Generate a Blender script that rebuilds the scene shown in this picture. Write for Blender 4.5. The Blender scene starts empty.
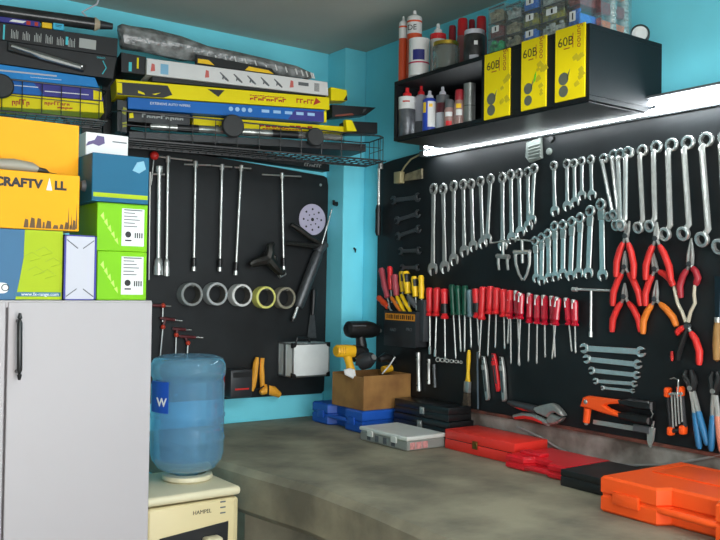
import bpy, bmesh, math, random
from mathutils import Vector, Matrix
PI=math.pi
random.seed(7)
SC=bpy.context.scene
COL=SC.collection
V=Vector
# ------------------------------------------------------------------ camera model
YAW,PITCH,ROLL,FPX=math.radians(35.759),math.radians(1.117),math.radians(.818),847.18
CAM=V((0,0,1.55))
_f0=V((math.sin(YAW),math.cos(YAW),0)); _r0=V((math.cos(YAW),-math.sin(YAW),0)); _up=V((0,0,1))
FW=_f0*math.cos(PITCH)+_up*math.sin(PITCH)
_u=_up*math.cos(PITCH)-_f0*math.sin(PITCH)
RT=_r0*math.cos(ROLL)+_u*math.sin(ROLL)
UP=_u*math.cos(ROLL)-_r0*math.sin(ROLL)
def ray(px,py): return FW+RT*((px-360)/FPX)-UP*((py-270)/FPX)
def onpl(px,py,P,n):
    r=ray(px,py); return CAM+r*((V(P)-CAM).dot(V(n))/r.dot(V(n)))
def onB(px,py,Y): return onpl(px,py,(0,Y,0),(0,1,0))
def onR(px,py,X): return onpl(px,py,(X,0,0),(1,0,0))
def onZ(px,py,Z): return onpl(px,py,(0,0,Z),(0,0,1))
def depth(P): return (V(P)-CAM).dot(FW)
XW,YW,ZC=2.507,3.607,2.738          # right wall, back wall, ceiling
XB,YB=2.487,3.587                   # board faces
ZB=.90                              # bench top
# ------------------------------------------------------------------ materials
def lin(c):
    if isinstance(c,str): c=[int(c[i:i+2],16)/255 for i in (0,2,4)]
    return [x/12.92 if x<=.04045 else ((x+.055)/1.055)**2.4 for x in c]
MATS={}
def mat(name,c,rough=.5,metal=0,var=0,scale=12,bump=0,c2=None,spec=.5,em=0,coat=0,detail=4,bscale=None):
    if name in MATS: return MATS[name]
    m=bpy.data.materials.new(name); m.use_nodes=True; nt=m.node_tree; b=nt.nodes['Principled BSDF']
    a=lin(c)
    b.inputs['Base Color'].default_value=(*a,1); b.inputs['Roughness'].default_value=rough
    b.inputs['Metallic'].default_value=metal; b.inputs['Specular IOR Level'].default_value=spec
    b.inputs['Coat Weight'].default_value=coat
    if em: b.inputs['Emission Color'].default_value=(*a,1); b.inputs['Emission Strength'].default_value=em
    if var or c2 or bump:
        tc=nt.nodes.new('ShaderNodeTexCoord'); nz=nt.nodes.new('ShaderNodeTexNoise')
        nz.inputs['Scale'].default_value=scale; nz.inputs['Detail'].default_value=detail
        nt.links.new(tc.outputs['Object'],nz.inputs['Vector'])
        if var or c2:
            cr=nt.nodes.new('ShaderNodeValToRGB'); e=cr.color_ramp.elements
            e[0].position=.35; e[1].position=.65
            if c2: q=lin(c2); e[0].color=(*q,1); e[1].color=(*a,1)
            else:
                e[0].color=(*[x*(1-var) for x in a],1); e[1].color=(*[min(1,x*(1+var)) for x in a],1)
            nt.links.new(nz.outputs['Fac'],cr.inputs['Fac']); nt.links.new(cr.outputs['Color'],b.inputs['Base Color'])
        if bump:
            n2=nz
            if bscale:
                n2=nt.nodes.new('ShaderNodeTexNoise'); n2.inputs['Scale'].default_value=bscale; n2.inputs['Detail'].default_value=5
                nt.links.new(tc.outputs['Object'],n2.inputs['Vector'])
            bp=nt.nodes.new('ShaderNodeBump'); bp.inputs['Strength'].default_value=bump; bp.inputs['Distance'].default_value=.01
            nt.links.new(n2.outputs['Fac'],bp.inputs['Height']); nt.links.new(bp.outputs['Normal'],b.inputs['Normal'])
    MATS[name]=m; return m
def clearmat(name,c,trans=.5,tint=None,rough=.1,gloss=.12):
    """a see-through plastic: part passes straight through, part scatters, a little gloss"""
    if name in MATS: return MATS[name]
    m=bpy.data.materials.new(name); m.use_nodes=True; nt=m.node_tree; nt.nodes.clear(); N=nt.nodes.new; Lk=nt.links.new
    o=N('ShaderNodeOutputMaterial'); t=N('ShaderNodeBsdfTransparent'); d=N('ShaderNodeBsdfDiffuse'); tl=N('ShaderNodeBsdfTranslucent'); g=N('ShaderNodeBsdfGlossy')
    a=lin(c); q=lin(tint) if tint else a
    t.inputs[0].default_value=(*q,1); d.inputs[0].default_value=(*a,1); tl.inputs[0].default_value=(*a,1)
    g.inputs['Roughness'].default_value=rough; g.inputs[0].default_value=(1,1,1,1)
    m1=N('ShaderNodeMixShader'); m1.inputs[0].default_value=.4; Lk(d.outputs[0],m1.inputs[1]); Lk(tl.outputs[0],m1.inputs[2])
    m2=N('ShaderNodeMixShader'); m2.inputs[0].default_value=trans; Lk(m1.outputs[0],m2.inputs[1]); Lk(t.outputs[0],m2.inputs[2])
    fr=N('ShaderNodeMath'); lw=N('ShaderNodeLayerWeight'); lw.inputs[0].default_value=.22; fr.operation='MULTIPLY'; fr.inputs[1].default_value=gloss*5; Lk(lw.outputs['Facing'],fr.inputs[0])
    m3=N('ShaderNodeMixShader'); Lk(fr.outputs[0],m3.inputs[0]); Lk(m2.outputs[0],m3.inputs[1]); Lk(g.outputs[0],m3.inputs[2])
    Lk(m3.outputs[0],o.inputs[0]); MATS[name]=m; return m
wallblue=mat('blue wall paint','7ce4f6',.5,var=.05,scale=3,bump=.05,bscale=60)
ceilm=mat('ceiling plaster','b2b2a8',.8,var=.06,scale=2)
concrete=mat('worn concrete','9a927a',.7,c2='6c6656',scale=4.2,bump=.25,bscale=40,detail=8)
floorm=mat('dark floor','4a4038',.7,c2='332d28',scale=5)
plaster=mat('grimy plaster','aaa49b',.8,c2='5a5048',scale=7,bump=.2,detail=8)
blackboard=mat('black board','0e1113',.5,c2='181c1e',scale=5,spec=.4)
boardedge=mat('rusty board edge','7a4436',.8,c2='4a2f28',scale=20)
white=mat('white melamine','a6a0a1',.4,var=.015,scale=2)
blackpl=mat('black plastic','141516',.42)
blackmet=mat('black iron','101112',.38,spec=.6)
greypl=mat('grey plastic','5a5d60',.5)
dgrey=mat('dark grey plastic','2b2d30',.45)
chrome=mat('chrome steel','cdcfcb',.27,.70,var=.06,scale=60)
steel=mat('satin steel','b2b4b0',.34,.7,var=.08,scale=50)
dsteel=mat('dark steel','55585a',.42,.6,var=.12,scale=40)
vdsteel=mat('blackened steel','3c3b38',.45,.8,var=.2,scale=40)
alu=mat('aluminium','b9bcbc',.35,1,var=.04,scale=30)
alusheet=mat('aluminium sheet','dfe3e1',.5,.1,var=.04,scale=14)
brass=mat('brass','8a7440',.4,1)
gold=mat('gold lid','d6b24a',.3,1)
red=mat('red plastic','d8262c',.35,var=.04,scale=10)
rubyred=mat('ruby plastic','b3122a',.2,var=.12,scale=90,coat=.4)
redgrip=mat('red grip','d22b26',.42,var=.05,scale=20)
darkred=mat('dark red grip','a32530',.45)
casered=mat('red case','e8352a',.4,var=.04,scale=5)
orange=mat('orange plastic','ff5a1a',.42,var=.04,scale=5)
orangegrip=mat('orange grip','e07a25',.45)
yellow=mat('yellow plastic','f0b51e',.45,var=.05,scale=14)
hyellow=mat('handle yellow','f2c318',.4)
lemon=mat('lemon card','ecd90e',.5,spec=.2,var=.03,scale=6)
paperyellow=mat('yellow paper','f1d60e',.55,spec=.2,var=.03,scale=9)
ochre=mat('amber card','e8a000',.5,spec=.2,var=.02,scale=5)
lime=mat('lime card','76b80c',.45,spec=.2,var=.03,scale=6)
olive=mat('lime yellow card','9fb312',.5,spec=.2,var=.03,scale=6)
teal=mat('teal card','175a78',.5,spec=.2,var=.04,scale=6)
bluecard=mat('blue card','1f66b4',.45,spec=.2,var=.08,scale=5)
skyblue=mat('sky blue card','2a86cc',.4,spec=.2,var=.1,scale=5)
cyan=mat('cyan card','3fb4d6',.45)
purple=mat('violet card','43418c',.5,spec=.2,var=.06,scale=6)
blackcard=mat('black card','15171a',.45,var=.2,scale=8)
whitecard=mat('white card','dadad8',.5,spec=.2,var=.02,scale=6)
offwhite=mat('off white card','bcbcc4',.5,spec=.2)
casebl=mat('blue case','1c57b8',.42,var=.05,scale=5)
bluegrip=mat('blue grip','2a74a4',.45)
wood=mat('pale wood','a07a44',.65,c2='84602f',scale=14,bump=.05)
brown=mat('brown board','a87a42',.7,c2='7a532b',scale=7,bump=.08,detail=7)
cream=mat('cream plastic','cbbb8e',.45,var=.03,scale=4)
lid_cream=mat('ivory plastic','cfc6a6',.45)
green=mat('dark green plastic','0f4a36',.3)
kgreen=mat('green fittings','1fb876',.4,var=.3,scale=60)
tealgrey=mat('slate handle','5f7a80',.35)
can_red=mat('cartridge orange','d8532b',.45,var=.06,scale=8)
navy=mat('navy label','23276e',.45)
lavender=mat('lavender paper','b5aec4',.7)
tape_g=mat('grey tape','8d918f',.45); tape_lg=mat('pale grey tape','b0b4b3',.5); tape_w=mat('white tape','dcdcd8',.5)
tape_y=mat('pale yellow tape','e0dd78',.5); tape_b=mat('beige tape','8d8874',.5); coren=mat('cardboard core','55534d',.8)
slate=mat('black laminate','0e1215',.55,spec=.3,var=.08,scale=3)
foil=mat('pale laminate','8b9092',.35,.3)
cable=mat('grey cable','8e8c88',.5)
beige=mat('beige plastic','a39a72',.5)
orangeprint=mat('orange print','d98a1f',.5)
bristle=mat('dark bristles','4d4335',.9,c2='2f2921',scale=120)
ink=mat('black ink','141414',.6); redink=mat('red ink','b9301c',.6); whiteink=mat('white ink','e8e8e6',.6); greyink=mat('grey ink','5b5f62',.6)
lamp=mat('lit tube','f4fbff',.3,em=26)
lampgrey=mat('lamp housing','5c6062',.4,var=.03,scale=8)
wrap=clearmat('clear wrap','8d8f8e',.35,'c8c8c8',.18)
bottlem=clearmat('blue bottle plastic','a6dcf6',.72,'d4edf8',.08)
lining=mat('dark lining','1c2022',.3)
jarm=clearmat('clear jar','9aa09a',.55,'d8dad4',.06)
binm=clearmat('clear bin','aab4b8',.93,'fafcfc',.1)
orgm=clearmat('frosted box','c9cdc6',.3,'dcdcd8',.3)
# ------------------------------------------------------------------ mesh builder
class MB:
    def __init__(s): s.bm=bmesh.new(); s.T=Matrix(); s.mi=0
    def _v(s,p): return s.bm.verts.new(s.T@V(p))
    def _f(s,vs):
        try:
            f=s.bm.faces.new(vs); f.material_index=s.mi; return f
        except ValueError: return None
    def box(s,x0,y0,z0,x1,y1,z1,bev=0,seg=2):
        vs=[s._v((x,y,z)) for x in (x0,x1) for y in (y0,y1) for z in (z0,z1)]
        q=[(0,1,3,2),(4,6,7,5),(0,4,5,1),(2,3,7,6),(0,2,6,4),(1,5,7,3)]
        fs=[s._f([vs[i] for i in a]) for a in q]
        if bev>0:
            es=list({e for f in fs for e in f.edges})
            bmesh.ops.bevel(s.bm,geom=es,offset=bev,segments=seg,affect='EDGES',profile=.5,material=-1)
        return s
    def tube(s,pts,r,seg=10,caps=True):
        pts=[V(p) for p in pts]; n=len(pts)
        rs=list(r) if isinstance(r,(list,tuple)) else [r]*n
        t0=(pts[1]-pts[0]).normalized()
        nrm=t0.orthogonal().normalized(); rings=[]
        for i in range(n):
            if i==0: t=pts[1]-pts[0]
            elif i==n-1: t=pts[-1]-pts[-2]
            else: t=(pts[i+1]-pts[i]).normalized()+(pts[i]-pts[i-1]).normalized()
            t.normalize(); nrm=(nrm-t*nrm.dot(t))
            nrm=nrm.normalized() if nrm.length>1e-6 else t.orthogonal().normalized()
            b=t.cross(nrm)
            rings.append([s._v(pts[i]+(nrm*math.cos(2*PI*k/seg)+b*math.sin(2*PI*k/seg))*rs[i]) for k in range(seg)])
        for a,b in zip(rings,rings[1:]):
            for k in range(seg): s._f([a[k],a[(k+1)%seg],b[(k+1)%seg],b[k]])
        if caps: s._f(rings[0][::-1]); s._f(rings[-1])
        return s
    def lathe(s,prof,o=(0,0,0),d=(0,0,1),seg=24,a0=0,a1=None):
        o=V(o); d=V(d).normalized(); x=d.orthogonal().normalized() if abs(d.z)<.99 else V((1,0,0)); y=d.cross(x)
        full=a1 is None; n=seg if full else seg+1; rings=[]
        for r,h in prof:
            if r<1e-5: rings.append([s._v(o+d*h)]); continue
            ring=[]
            for k in range(n):
                a=2*PI*k/seg if full else a0+(a1-a0)*k/seg
                ring.append(s._v(o+d*h+(x*math.cos(a)+y*math.sin(a))*r))
            rings.append(ring)
        for a,b in zip(rings,rings[1:]):
            m=max(len(a),len(b))
            for k in range(m if full else m-1):
                k2=(k+1)%m
                if len(a)==1 and len(b)==1: break
                if len(a)==1: s._f([a[0],b[k2],b[k]])
                elif len(b)==1: s._f([a[k],a[k2],b[0]])
                else: s._f([a[k],a[k2],b[k2],b[k]])
        return s
    def cyl(s,p0,p1,r,seg=16,r1=None):
        return s.tube([p0,p1],[r,r if r1 is None else r1],seg)
    def ring(s,o,d,r0,r1,h,seg=24):
        b=min(r1-r0,h)*.22
        return s.lathe([(r0,0),(r0,h),(r1-b,h),(r1,h-b),(r1,b),(r1-b,0),(r0,0)],o,d,seg)
    def prism(s,poly,z0,z1,bev=0):
        n=len(poly); A=sum(poly[i][0]*poly[(i+1)%n][1]-poly[(i+1)%n][0]*poly[i][1] for i in range(n))
        if A<0: poly=poly[::-1]
        P=[V(p).to_2d() if not isinstance(p,V) else p.to_2d() for p in poly]
        def off(d):
            out=[]
            for i in range(n):
                a=(P[i]-P[i-1]); b=(P[(i+1)%n]-P[i])
                if a.length<1e-9 or b.length<1e-9: out.append(P[i].copy()); continue
                a.normalize(); b.normalize(); na=V((-a.y,a.x)); nb=V((-b.y,b.x)); m=na+nb
                if m.length<1e-4: m=na
                m.normalize(); c=max(.5,m.dot(na)); out.append(P[i]+m*(d/c))
            return out
        lv=[]
        if bev>0: ins=off(bev); lv=[(ins,z0),(P,z0+bev),(P,z1-bev),(ins,z1)]
        else: lv=[(P,z0),(P,z1)]
        R=[[s._v((p.x,p.y,z)) for p in pl] for pl,z in lv]
        for a,b in zip(R,R[1:]):
            for k in range(n): s._f([a[k],a[(k+1)%n],b[(k+1)%n],b[k]])
        s._f(R[0][::-1]); s._f(R[-1]); return s
    def ball(s,c,r,seg=14,sx=1,sy=1,sz=1):
        T=s.T.copy(); s.T=T@Matrix.Translation(V(c))@Matrix.Diagonal((sx,sy,sz,1))
        m=seg//2; s.lathe([(r*math.sin(PI*i/m),-r*math.cos(PI*i/m)) for i in range(m+1)],(0,0,0),(0,0,1),seg); s.T=T; return s
    def build(s,name,mats,parent=None,ang=38,weld=False):
        bm=s.bm
        bmesh.ops.recalc_face_normals(bm,faces=bm.faces)
        me=bpy.data.meshes.new(name); bm.to_mesh(me); bm.free()
        for m in (mats if isinstance(mats,(list,tuple)) else [mats]): me.materials.append(m)
        me.polygons.foreach_set('use_smooth',[True]*len(me.polygons)); me.set_sharp_from_angle(angle=math.radians(ang))
        o=bpy.data.objects.new(name,me); COL.objects.link(o)
        if parent: o.parent=parent
        return o
def mb(): return MB()
def tag(o,label,cat,group=None):
    o['label']=label; o['category']=cat
    if group: o['group']=group
    return o
def thing(name,label,cat,M=None,group=None):
    o=bpy.data.objects.new(name,None); COL.objects.link(o); o.empty_display_size=.05
    if M is not None: o.matrix_world=M if isinstance(M,Matrix) else Matrix.Translation(V(M))
    return tag(o,label,cat,group)
def struct(name,m,mats,ang=38):
    o=m.build(name,mats); o['kind']='structure'; return o
def frame(P,x,y,z):
    M=Matrix.Identity(4)
    for i,a in enumerate((x,y,z)): M.col[i].xyz=V(a)
    M.col[3].xyz=V(P); return M
def rotz(P,a): return Matrix.Translation(V(P))@Matrix.Rotation(a,4,'Z')
def lettering(txt,size,m,parent,o,xd=(1,0,0),yd=(0,0,1),name='lettering',sx=1,ext=.0004,align='CENTER',bold=0):
    """letters as thin raised mesh on a face of parent, local frame"""
    cu=bpy.data.curves.new(name,'FONT'); cu.body=txt; cu.size=size; cu.extrude=ext; cu.offset=bold; cu.align_x=align; cu.align_y='CENTER'; cu.resolution_u=3
    ob=bpy.data.objects.new(name,cu); COL.objects.link(ob); bpy.context.view_layer.update()
    me=bpy.data.meshes.new_from_object(ob.evaluated_get(bpy.context.evaluated_depsgraph_get())); bpy.data.objects.remove(ob); bpy.data.curves.remove(cu)
    xd=V(xd).normalized(); yd=V(yd).normalized(); zd=xd.cross(yd)
    me.transform(frame(V(o),xd*sx,yd,zd)); me.materials.clear(); me.materials.append(m); me.name=name
    r=bpy.data.objects.new(name,me); COL.objects.link(r); r.parent=parent; return r
def scribble(r,mt,x0,x1,z0,z1,n,seed=1,name='script_mark'):
    rj=random.Random(seed); m=MB(); w=(x1-x0)/n
    for k in range(n):
        a=x0+w*k; t=rj.random(); h0=z0+(z1-z0)*(.0 if t<.8 else -.3); h1=z0+(z1-z0)*(.62 if t>.3 else 1)
        m.box(a,-.001,h0,a+w*.3,-.0003,h1); m.box(a,-.001,h1-w*.3,a+w*.85,-.0003,h1)
        if t>.5: m.box(a+w*.55,-.001,z0,a+w*.85,-.0003,h1)
    return m.build(name,mt,r)
# ------------------------------------------------------------------ walls as drawing planes
class Wall:
    def __init__(s,o,u,w): s.o=V(o); s.u=V(u); s.v=V((0,0,1)); s.w=V(w)
    def pt(s,px,py,off=0): return onpl(px,py,s.o+s.w*off,s.w)
    def root(s,name,label,cat,px,py,off=0,group=None):
        P=s.pt(px,py,off)-s.w*off
        r=thing(name,label,cat,frame(P,s.u,s.v,s.w),group); s.P=P; return r
    def loc(s,px,py,off=0):
        d=s.pt(px,py,off)-s.P; return V((d.dot(s.u),d.dot(s.v),off))
    def rod(s,name,label,cat,a,b,off=0,group=None):
        """root at a, local -y runs towards b; returns root, length"""
        A=s.pt(*a,off)-s.w*off; Bq=s.pt(*b,off)-s.w*off; y=(A-Bq); L=y.length; y.normalize()
        s.P=A
        return thing(name,label,cat,frame(A,y.cross(s.w),y,s.w),group),L
RW=Wall((XB,0,0),(0,-1,0),(-1,0,0))
BW=Wall((0,YB,0),(1,0,0),(0,-1,0))
NTH=['first','second','third','fourth','fifth','sixth','seventh','eighth','ninth','tenth','eleventh','twelfth','thirteenth']
# ================================================================== SETTING
XL,YF=-1.6,-2.2
struct('floor',mb().box(XL,YF,-.1,XW+.15,YW+.15,0),floorm)
struct('ceiling',mb().box(XL,YF,ZC,XW+.15,YW+.15,ZC+.12),ceilm)
struct('wall_back',mb().box(XL-.12,YW,0,XW+.12,YW+.12,ZC),wallblue)
struct('wall_right',mb().box(XW,YF,0,XW+.12,YW,ZC),wallblue)
struct('wall_left',mb().box(XL-.12,YF,0,XL,YW,ZC),mat('pale side wall','b9b7b0',.6,var=.05,scale=3))
struct('wall_front',mb().box(XL-.12,YF-.12,2.25,XW+.12,YF,ZC),wallblue)      # the wide shop doorway below stays open
PX,PY=2.378,3.451
m=mb(); m.box(PX,PY,0,XW,YW,ZC,.004,1); struct('trim_1',m,wallblue)            # corner pilaster
# concrete bench
m=mb()
fe=[(1.465,.4),(1.465,1.7),(1.485,2.0),(1.482,2.33),(1.44,2.6),(1.41,2.85),(1.40,3.605)]
m.prism(fe+[(PX-.002,3.605),(PX-.002,PY-.002),(XW-.014,PY-.002),(XW-.014,.4)],.735,ZB,.022)
bench=m.build('concrete_bench',concrete); tag(bench,'rough grey concrete workbench slab along the right wall','workbench')
for y in (.5,3.25):
    m=mb(); m.box(1.75,y,0,XW-.003,y+.15,.735); m.build('support',concrete,bench)
# grimy strip of wall under the board
struct('baseboard_right',mb().box(XW-.012,.4,ZB,XW,3.44,1.06),plaster)
# black tool boards
bb=thing('tool_board','black painted tool board fixed to the right wall under the tube lamp','tool board',(XW,2.1,1.04))
m=mb()
pl=[(-(3.312-2.1),0.0),(-(3.312-2.1),1.105),(-(3.2-2.1),1.118),(-(2.9-2.1),1.135),(1.5,1.15),(1.5,0.0)]
m.T=frame((XW-XW,0,0),(0,-1,0),(0,0,1),(-1,0,0)); m.prism(pl,.0125,XW-XB,.002); m.build('panel',blackboard,bb)
m=mb(); m.T=frame((0,0,0),(0,-1,0),(0,0,1),(-1,0,0)); m.box(-1.2,-.012,.0135,1.5,0,XW-XB+.002); m.build('bottom_edge',boardedge,bb)
lb=thing('tool_board','black painted tool board fixed to the blue back wall','tool board',(1.27,YW,1.0))
m=mb(); m.T=frame((0,0,0),(1,0,0),(0,0,1),(0,-1,0))
m.prism([(0,.02),(1.085,.008),(1.10,.02),(1.103,.1),(1.108,1.06),(1.10,1.10),(1.08,1.108),(.8,1.125),(0,1.17)],.0015,YW-YB,.002); m.build('panel',blackboard,lb)
NAILS=[]
def nail(wall,px,py,length=.03,off=.006): NAILS.append((wall,px,py,length+off,off))
# ================================================================== TOOLS ON THE RIGHT BOARD
def jaw_poly(r,op,deep,rot=0,c=(0,0),n=14):
    """open spanner head, mouth towards -y turned by rot"""
    a=math.asin(op/r); pts=[]
    for k in range(n+1):
        t=-PI/2+a+(2*PI-2*a)*k/n; pts.append((r*math.cos(t),r*math.sin(t)))
    pts+=[(-op,-r*.35),(-op*.9,-r*.3+deep),(0,-r*.3+deep*1.5),(op*.9,-r*.3+deep),(op,-r*.35)]
    cs,sn=math.cos(rot),math.sin(rot)
    return [(c[0]+x*cs-y*sn,c[1]+x*sn+y*cs) for x,y in pts]
def combo(a,b,label,group,off=.006,k=1,name='combination_wrench'):
    r,L=RW.rod(name,label,'wrench',a,b,off,group)
    R=(.0115+.042*L)*k; t=.008+.010*L; nail(RW,a[0],a[1],.02,off)
    z=max(.002,off-.004)
    m=mb(); m.ring((0,0,z),(0,0,1),R*.60,R,t,20); m.build('ring_end',chrome,r)
    w=R*.62
    m=mb(); m.prism([(-w*.75,-R*.85),(-w*.62,-L*.5),(-w*.8,-L+R*.7),(w*.8,-L+R*.7),(w*.62,-L*.5),(w*.75,-R*.85)],z+t*.15,z+t*.8,t*.18); m.build('shank',chrome,r)
    m=mb(); m.prism(jaw_poly(R*1.17,R*.58,R*.3,.26,(0,-L)),z,z+t*.85,t*.15); m.build('open_end',chrome,r)
    return r
A=[((434,189),(433,269)),((443.5,189),(445,267)),((454,186),(454,259.5)),((463.5,184.5),(464.5,251)),((471.5,184),(473.3,246)),((480.7,181.5),(483,243)),((490.7,179),(487.3,239)),((502.7,178),(503,245)),((511,175),(512,238)),((519.3,173.8),(520.5,232)),((528,172),(528.5,226)),((534.5,168.5),(532,220))]
for i,(a,b) in enumerate(A):
    combo(a,b,'chrome combination wrench, %s from the left in the long row under the tube lamp'%NTH[i],'long row of combination wrenches',.006+(.011 if i in (6,11) else 0))
Bq=[((554,165.5),(555,211)),((567,163.7),(567.4,206)),((574.3,163.3),(575,202)),((582,161),(582,195.5)),((591,159.6),(592,195))]
for i,(a,b) in enumerate(Bq):
    combo(a,b,'short chrome combination wrench, %s from left in the row below the ribbed clamp'%NTH[i],'short combination wrenches')
def flexi(a,b,label,group):
    r,L=RW.rod('flex_head_wrench',label,'wrench',a,b,.006,group)
    R=.0145+.030*L; t=.010; z=.002; nail(RW,a[0],a[1])
    m=mb(); m.ring((0,0,z),(0,0,1),R*.56,R,t+.003,20); m.build('ratchet_head',chrome,r)
    m=mb(); m.prism([(-R*.55,-R*.8),(-R*.72,-R*1.3),(-R*.6,-R*2.5),(R*.6,-R*2.5),(R*.72,-R*1.3),(R*.55,-R*.8)],z+.001,z+t,.0015); m.cyl((-R*.6,-R*1.5,z+t*.7),(R*.6,-R*1.5,z+t*.7),.003,8); m.build('hinge',steel,r)
    m=mb(); w=R*.52; m.prism([(-w,-R*2.3),(-w,-L+R*.7),(w,-L+R*.7),(w,-R*2.3)],z+.001,z+t*.75,.0015); m.build('shank',chrome,r)
    m=mb(); m.prism(jaw_poly(R*1.05,R*.52,R*.3,.26,(0,-L)),z,z+t*.8,.0012); m.build('open_end',chrome,r)
Dq=[((536,241),(536.5,278)),((542.4,237.5),(541.6,280.5)),((548.6,233.7),(549,277.6)),((555.3,226.3),(555.3,276.6)),((563.7,225),(562.9,273.5)),((572.7,221.8),(570.6,275.5)),((581,218),(578.8,273)),((591,211),(588.4,273)),((601.6,204.5),(602.7,275))]
for i,(a,b) in enumerate(Dq):
    flexi(a,b,'chrome flex head ratchet wrench, %s from the left in the stepped middle row'%NTH[i],'flex head ratchet wrenches')
def offset_ring(t,b,label,k,dz=0):
    nail(RW,t[0],t[1],.02,.008+dz)
    r=RW.root('offset_ring_spanner',label,'spanner',t[0],t[1],.008,'offset ring spanners')
    p0=RW.loc(*t,.008+dz); s0=RW.loc(t[0]-4.3*k,t[1]+8.6*k,.026+dz); s1=RW.loc(b[0]+6.0*k,b[1]-9.8*k,.030+dz); p1=RW.loc(*b,.034+dz)
    R=.0125+.0130*k
    m=mb(); m.ring(p0-V((0,0,.007)),(0,0,1),R*.62,R,.014,20); m.build('ring_end',chrome,r)
    m=mb(); m.ring(p1-V((0,0,.006)),(-.1,-.25,1),R*.62,R,.014,20); m.build('ring_end',chrome,r)
    d0=(s0-p0).normalized(); d1=(s1-p1).normalized(); w=R*.40
    m=mb(); m.tube([p0+d0*R*.8,s0,s0+(s1-s0)*.06,s0+(s1-s0)*.94,s1,p1+d1*R*.8],[w*.95,w*1.05,w,w,w*1.05,w*.95],8); m.build('shank',chrome,r)
Ct=[(604,158.5),(614,155),(620.6,154),(628.4,152.4),(642.7,150.6),(656.7,147),(671.7,145),(688,142.6),(706.3,139.8)]
Cb=[(609.5,216),(614.6,214),(616.7,224.6),(621.5,224.6),(638.8,227),(650.5,225.6),(665.2,233.6),(683.7,233),(702.4,238.8)]
for i,(t,b) in enumerate(zip(Ct,Cb)):
    offset_ring(t,b,'chrome offset ring spanner, %s from the left in the row at the upper right'%NTH[i],[.45,.5,.58,.62,.68,.74,.86,.9,1][i],(.0,.016,.030,.046)[i] if i<4 else 0)
offset_ring((726,137),(719.7,246),'chrome offset ring spanner cut off by the right edge of the photo',1.05)
def open_ender(a,b,label):
    r,L=RW.rod('open_end_wrench',label,'wrench',a,b,.006,'dark open end wrenches'); R=.008+.075*L; t=.008
    m=mb(); nail(RW,a[0]+2,a[1]+4,.012); m.prism([(-R*.5,-R*.6),(-R*.42,-L*.5),(-R*.5,-L+R*.6),(R*.5,-L+R*.6),(R*.42,-L*.5),(R*.5,-R*.6)],.003,.003+t*.8,.001); m.build('shank',dsteel,r)
    for c,rot in ((0,PI+.26),(-L,.26)):
        m=mb(); m.prism(jaw_poly(R,R*.5,R*.3,rot,(0,c)),.002,.002+t,.0012); m.build('open_end',dsteel,r)
for i,(a,b) in enumerate([((393.5,200.4),(417.5,197.3)),((397,220.3),(417.5,213.8)),((398,236),(418.3,229)),((400.5,251),(418.8,250.6)),((402.3,267.5),(417.5,267.5))]):
    open_ender(a,b,'dark double open end wrench, %s from top in the stack at the board left edge'%NTH[i])
def flare(a,b,label,sz):
    r,L=RW.rod('flare_nut_wrench',label,'wrench',a,b,.006,'horizontal flare nut wrenches'); R=sz; t=.009
    for c,rot in ((0,PI),(-L,0)):
        m=mb(); m.prism(jaw_poly(R,R*.32,R*.5,rot+.2,(0,c)),.002,.002+t,.001); m.build('ring_end',chrome,r)
    m=mb(); w=R*.55; m.prism([(-w,-R*.85),(-w,-L+R*.85),(w,-L+R*.85),(w,-R*.85)],.003,.009,.001); m.build('shank',chrome,r)
for i,(a,b,z) in enumerate([((584.4,348.2),(641,351.8),.019),((587,359),(637.8,364.4),.017),((592,370.4),(636.7,375),.0145),((596,381),(634.4,383.8),.012),((603,387.8),(632.7,390.9),.0085)]):
    flare(a,b,'horizontal chrome flare nut wrench, %s from the top in the stack of five'%NTH[i],z)
# screwdrivers
def driver(top,hb,tip,hm,label,group,hr=.0135,style='plain',off=.018):
    r,L=RW.rod('screwdriver',label,'screwdriver',top,tip,off,group)
    hl=L*(hb-top[1])/(tip[1]-top[1]); z=.0225 if off<.025 else .045; hr*=1.15
    prof=[(0,0),(hr*.7,.001),(hr*.95,.006),(hr*1.0,hl*.25),(hr*.86,hl*.55),(hr*.98,hl*.78),(hr*.72,hl*.86),(hr*1.1,hl*.95),(hr*.9,hl),(0,hl)]
    m=mb(); m.lathe(prof,(0,0,z),(0,-1,0),12); m.build('handle',hm,r,ang=50 if style!='ruby' else 20)
    if style=='collar':
        m=mb(); m.lathe([(hr*1.04,hl*.5),(hr*1.08,hl*.55),(hr*1.08,hl*.78),(hr*1.04,hl*.82)],(0,0,z),(0,-1,0),12); m.build('grip_band',blackpl,r)
    if style=='ruby':
        m=mb(); m.lathe([(hr*.45,-.002),(hr*.62,0),(hr*.62,hl*.10),(hr*.5,hl*.12)],(0,0,z+hr*.45),(0,-1,0),10); m.build('end_cap',steel,r)
        m=mb(); m.tube([(0,-hl*.12,z+hr*.8),(0,-hl*.34,z+hr*.92)],.0035,6); m.build('logo_plate',whiteink,r)
    m=mb(); m.tube([(0,-hl+.002,z),(0,-L+.012,z)],.0033 if hr>.011 else .0026,8)
    if style=='nut': m.tube([(0,-L+.035,z),(0,-L+.03,z),(0,-L,z)],[.0035,.006,.006],6)
    else: m.tube([(0,-L+.013,z),(0,-L+.006,z),(0,-L,z)],[.0033,.004,.0015],6)
    m.build('shaft',chrome,r)
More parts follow.
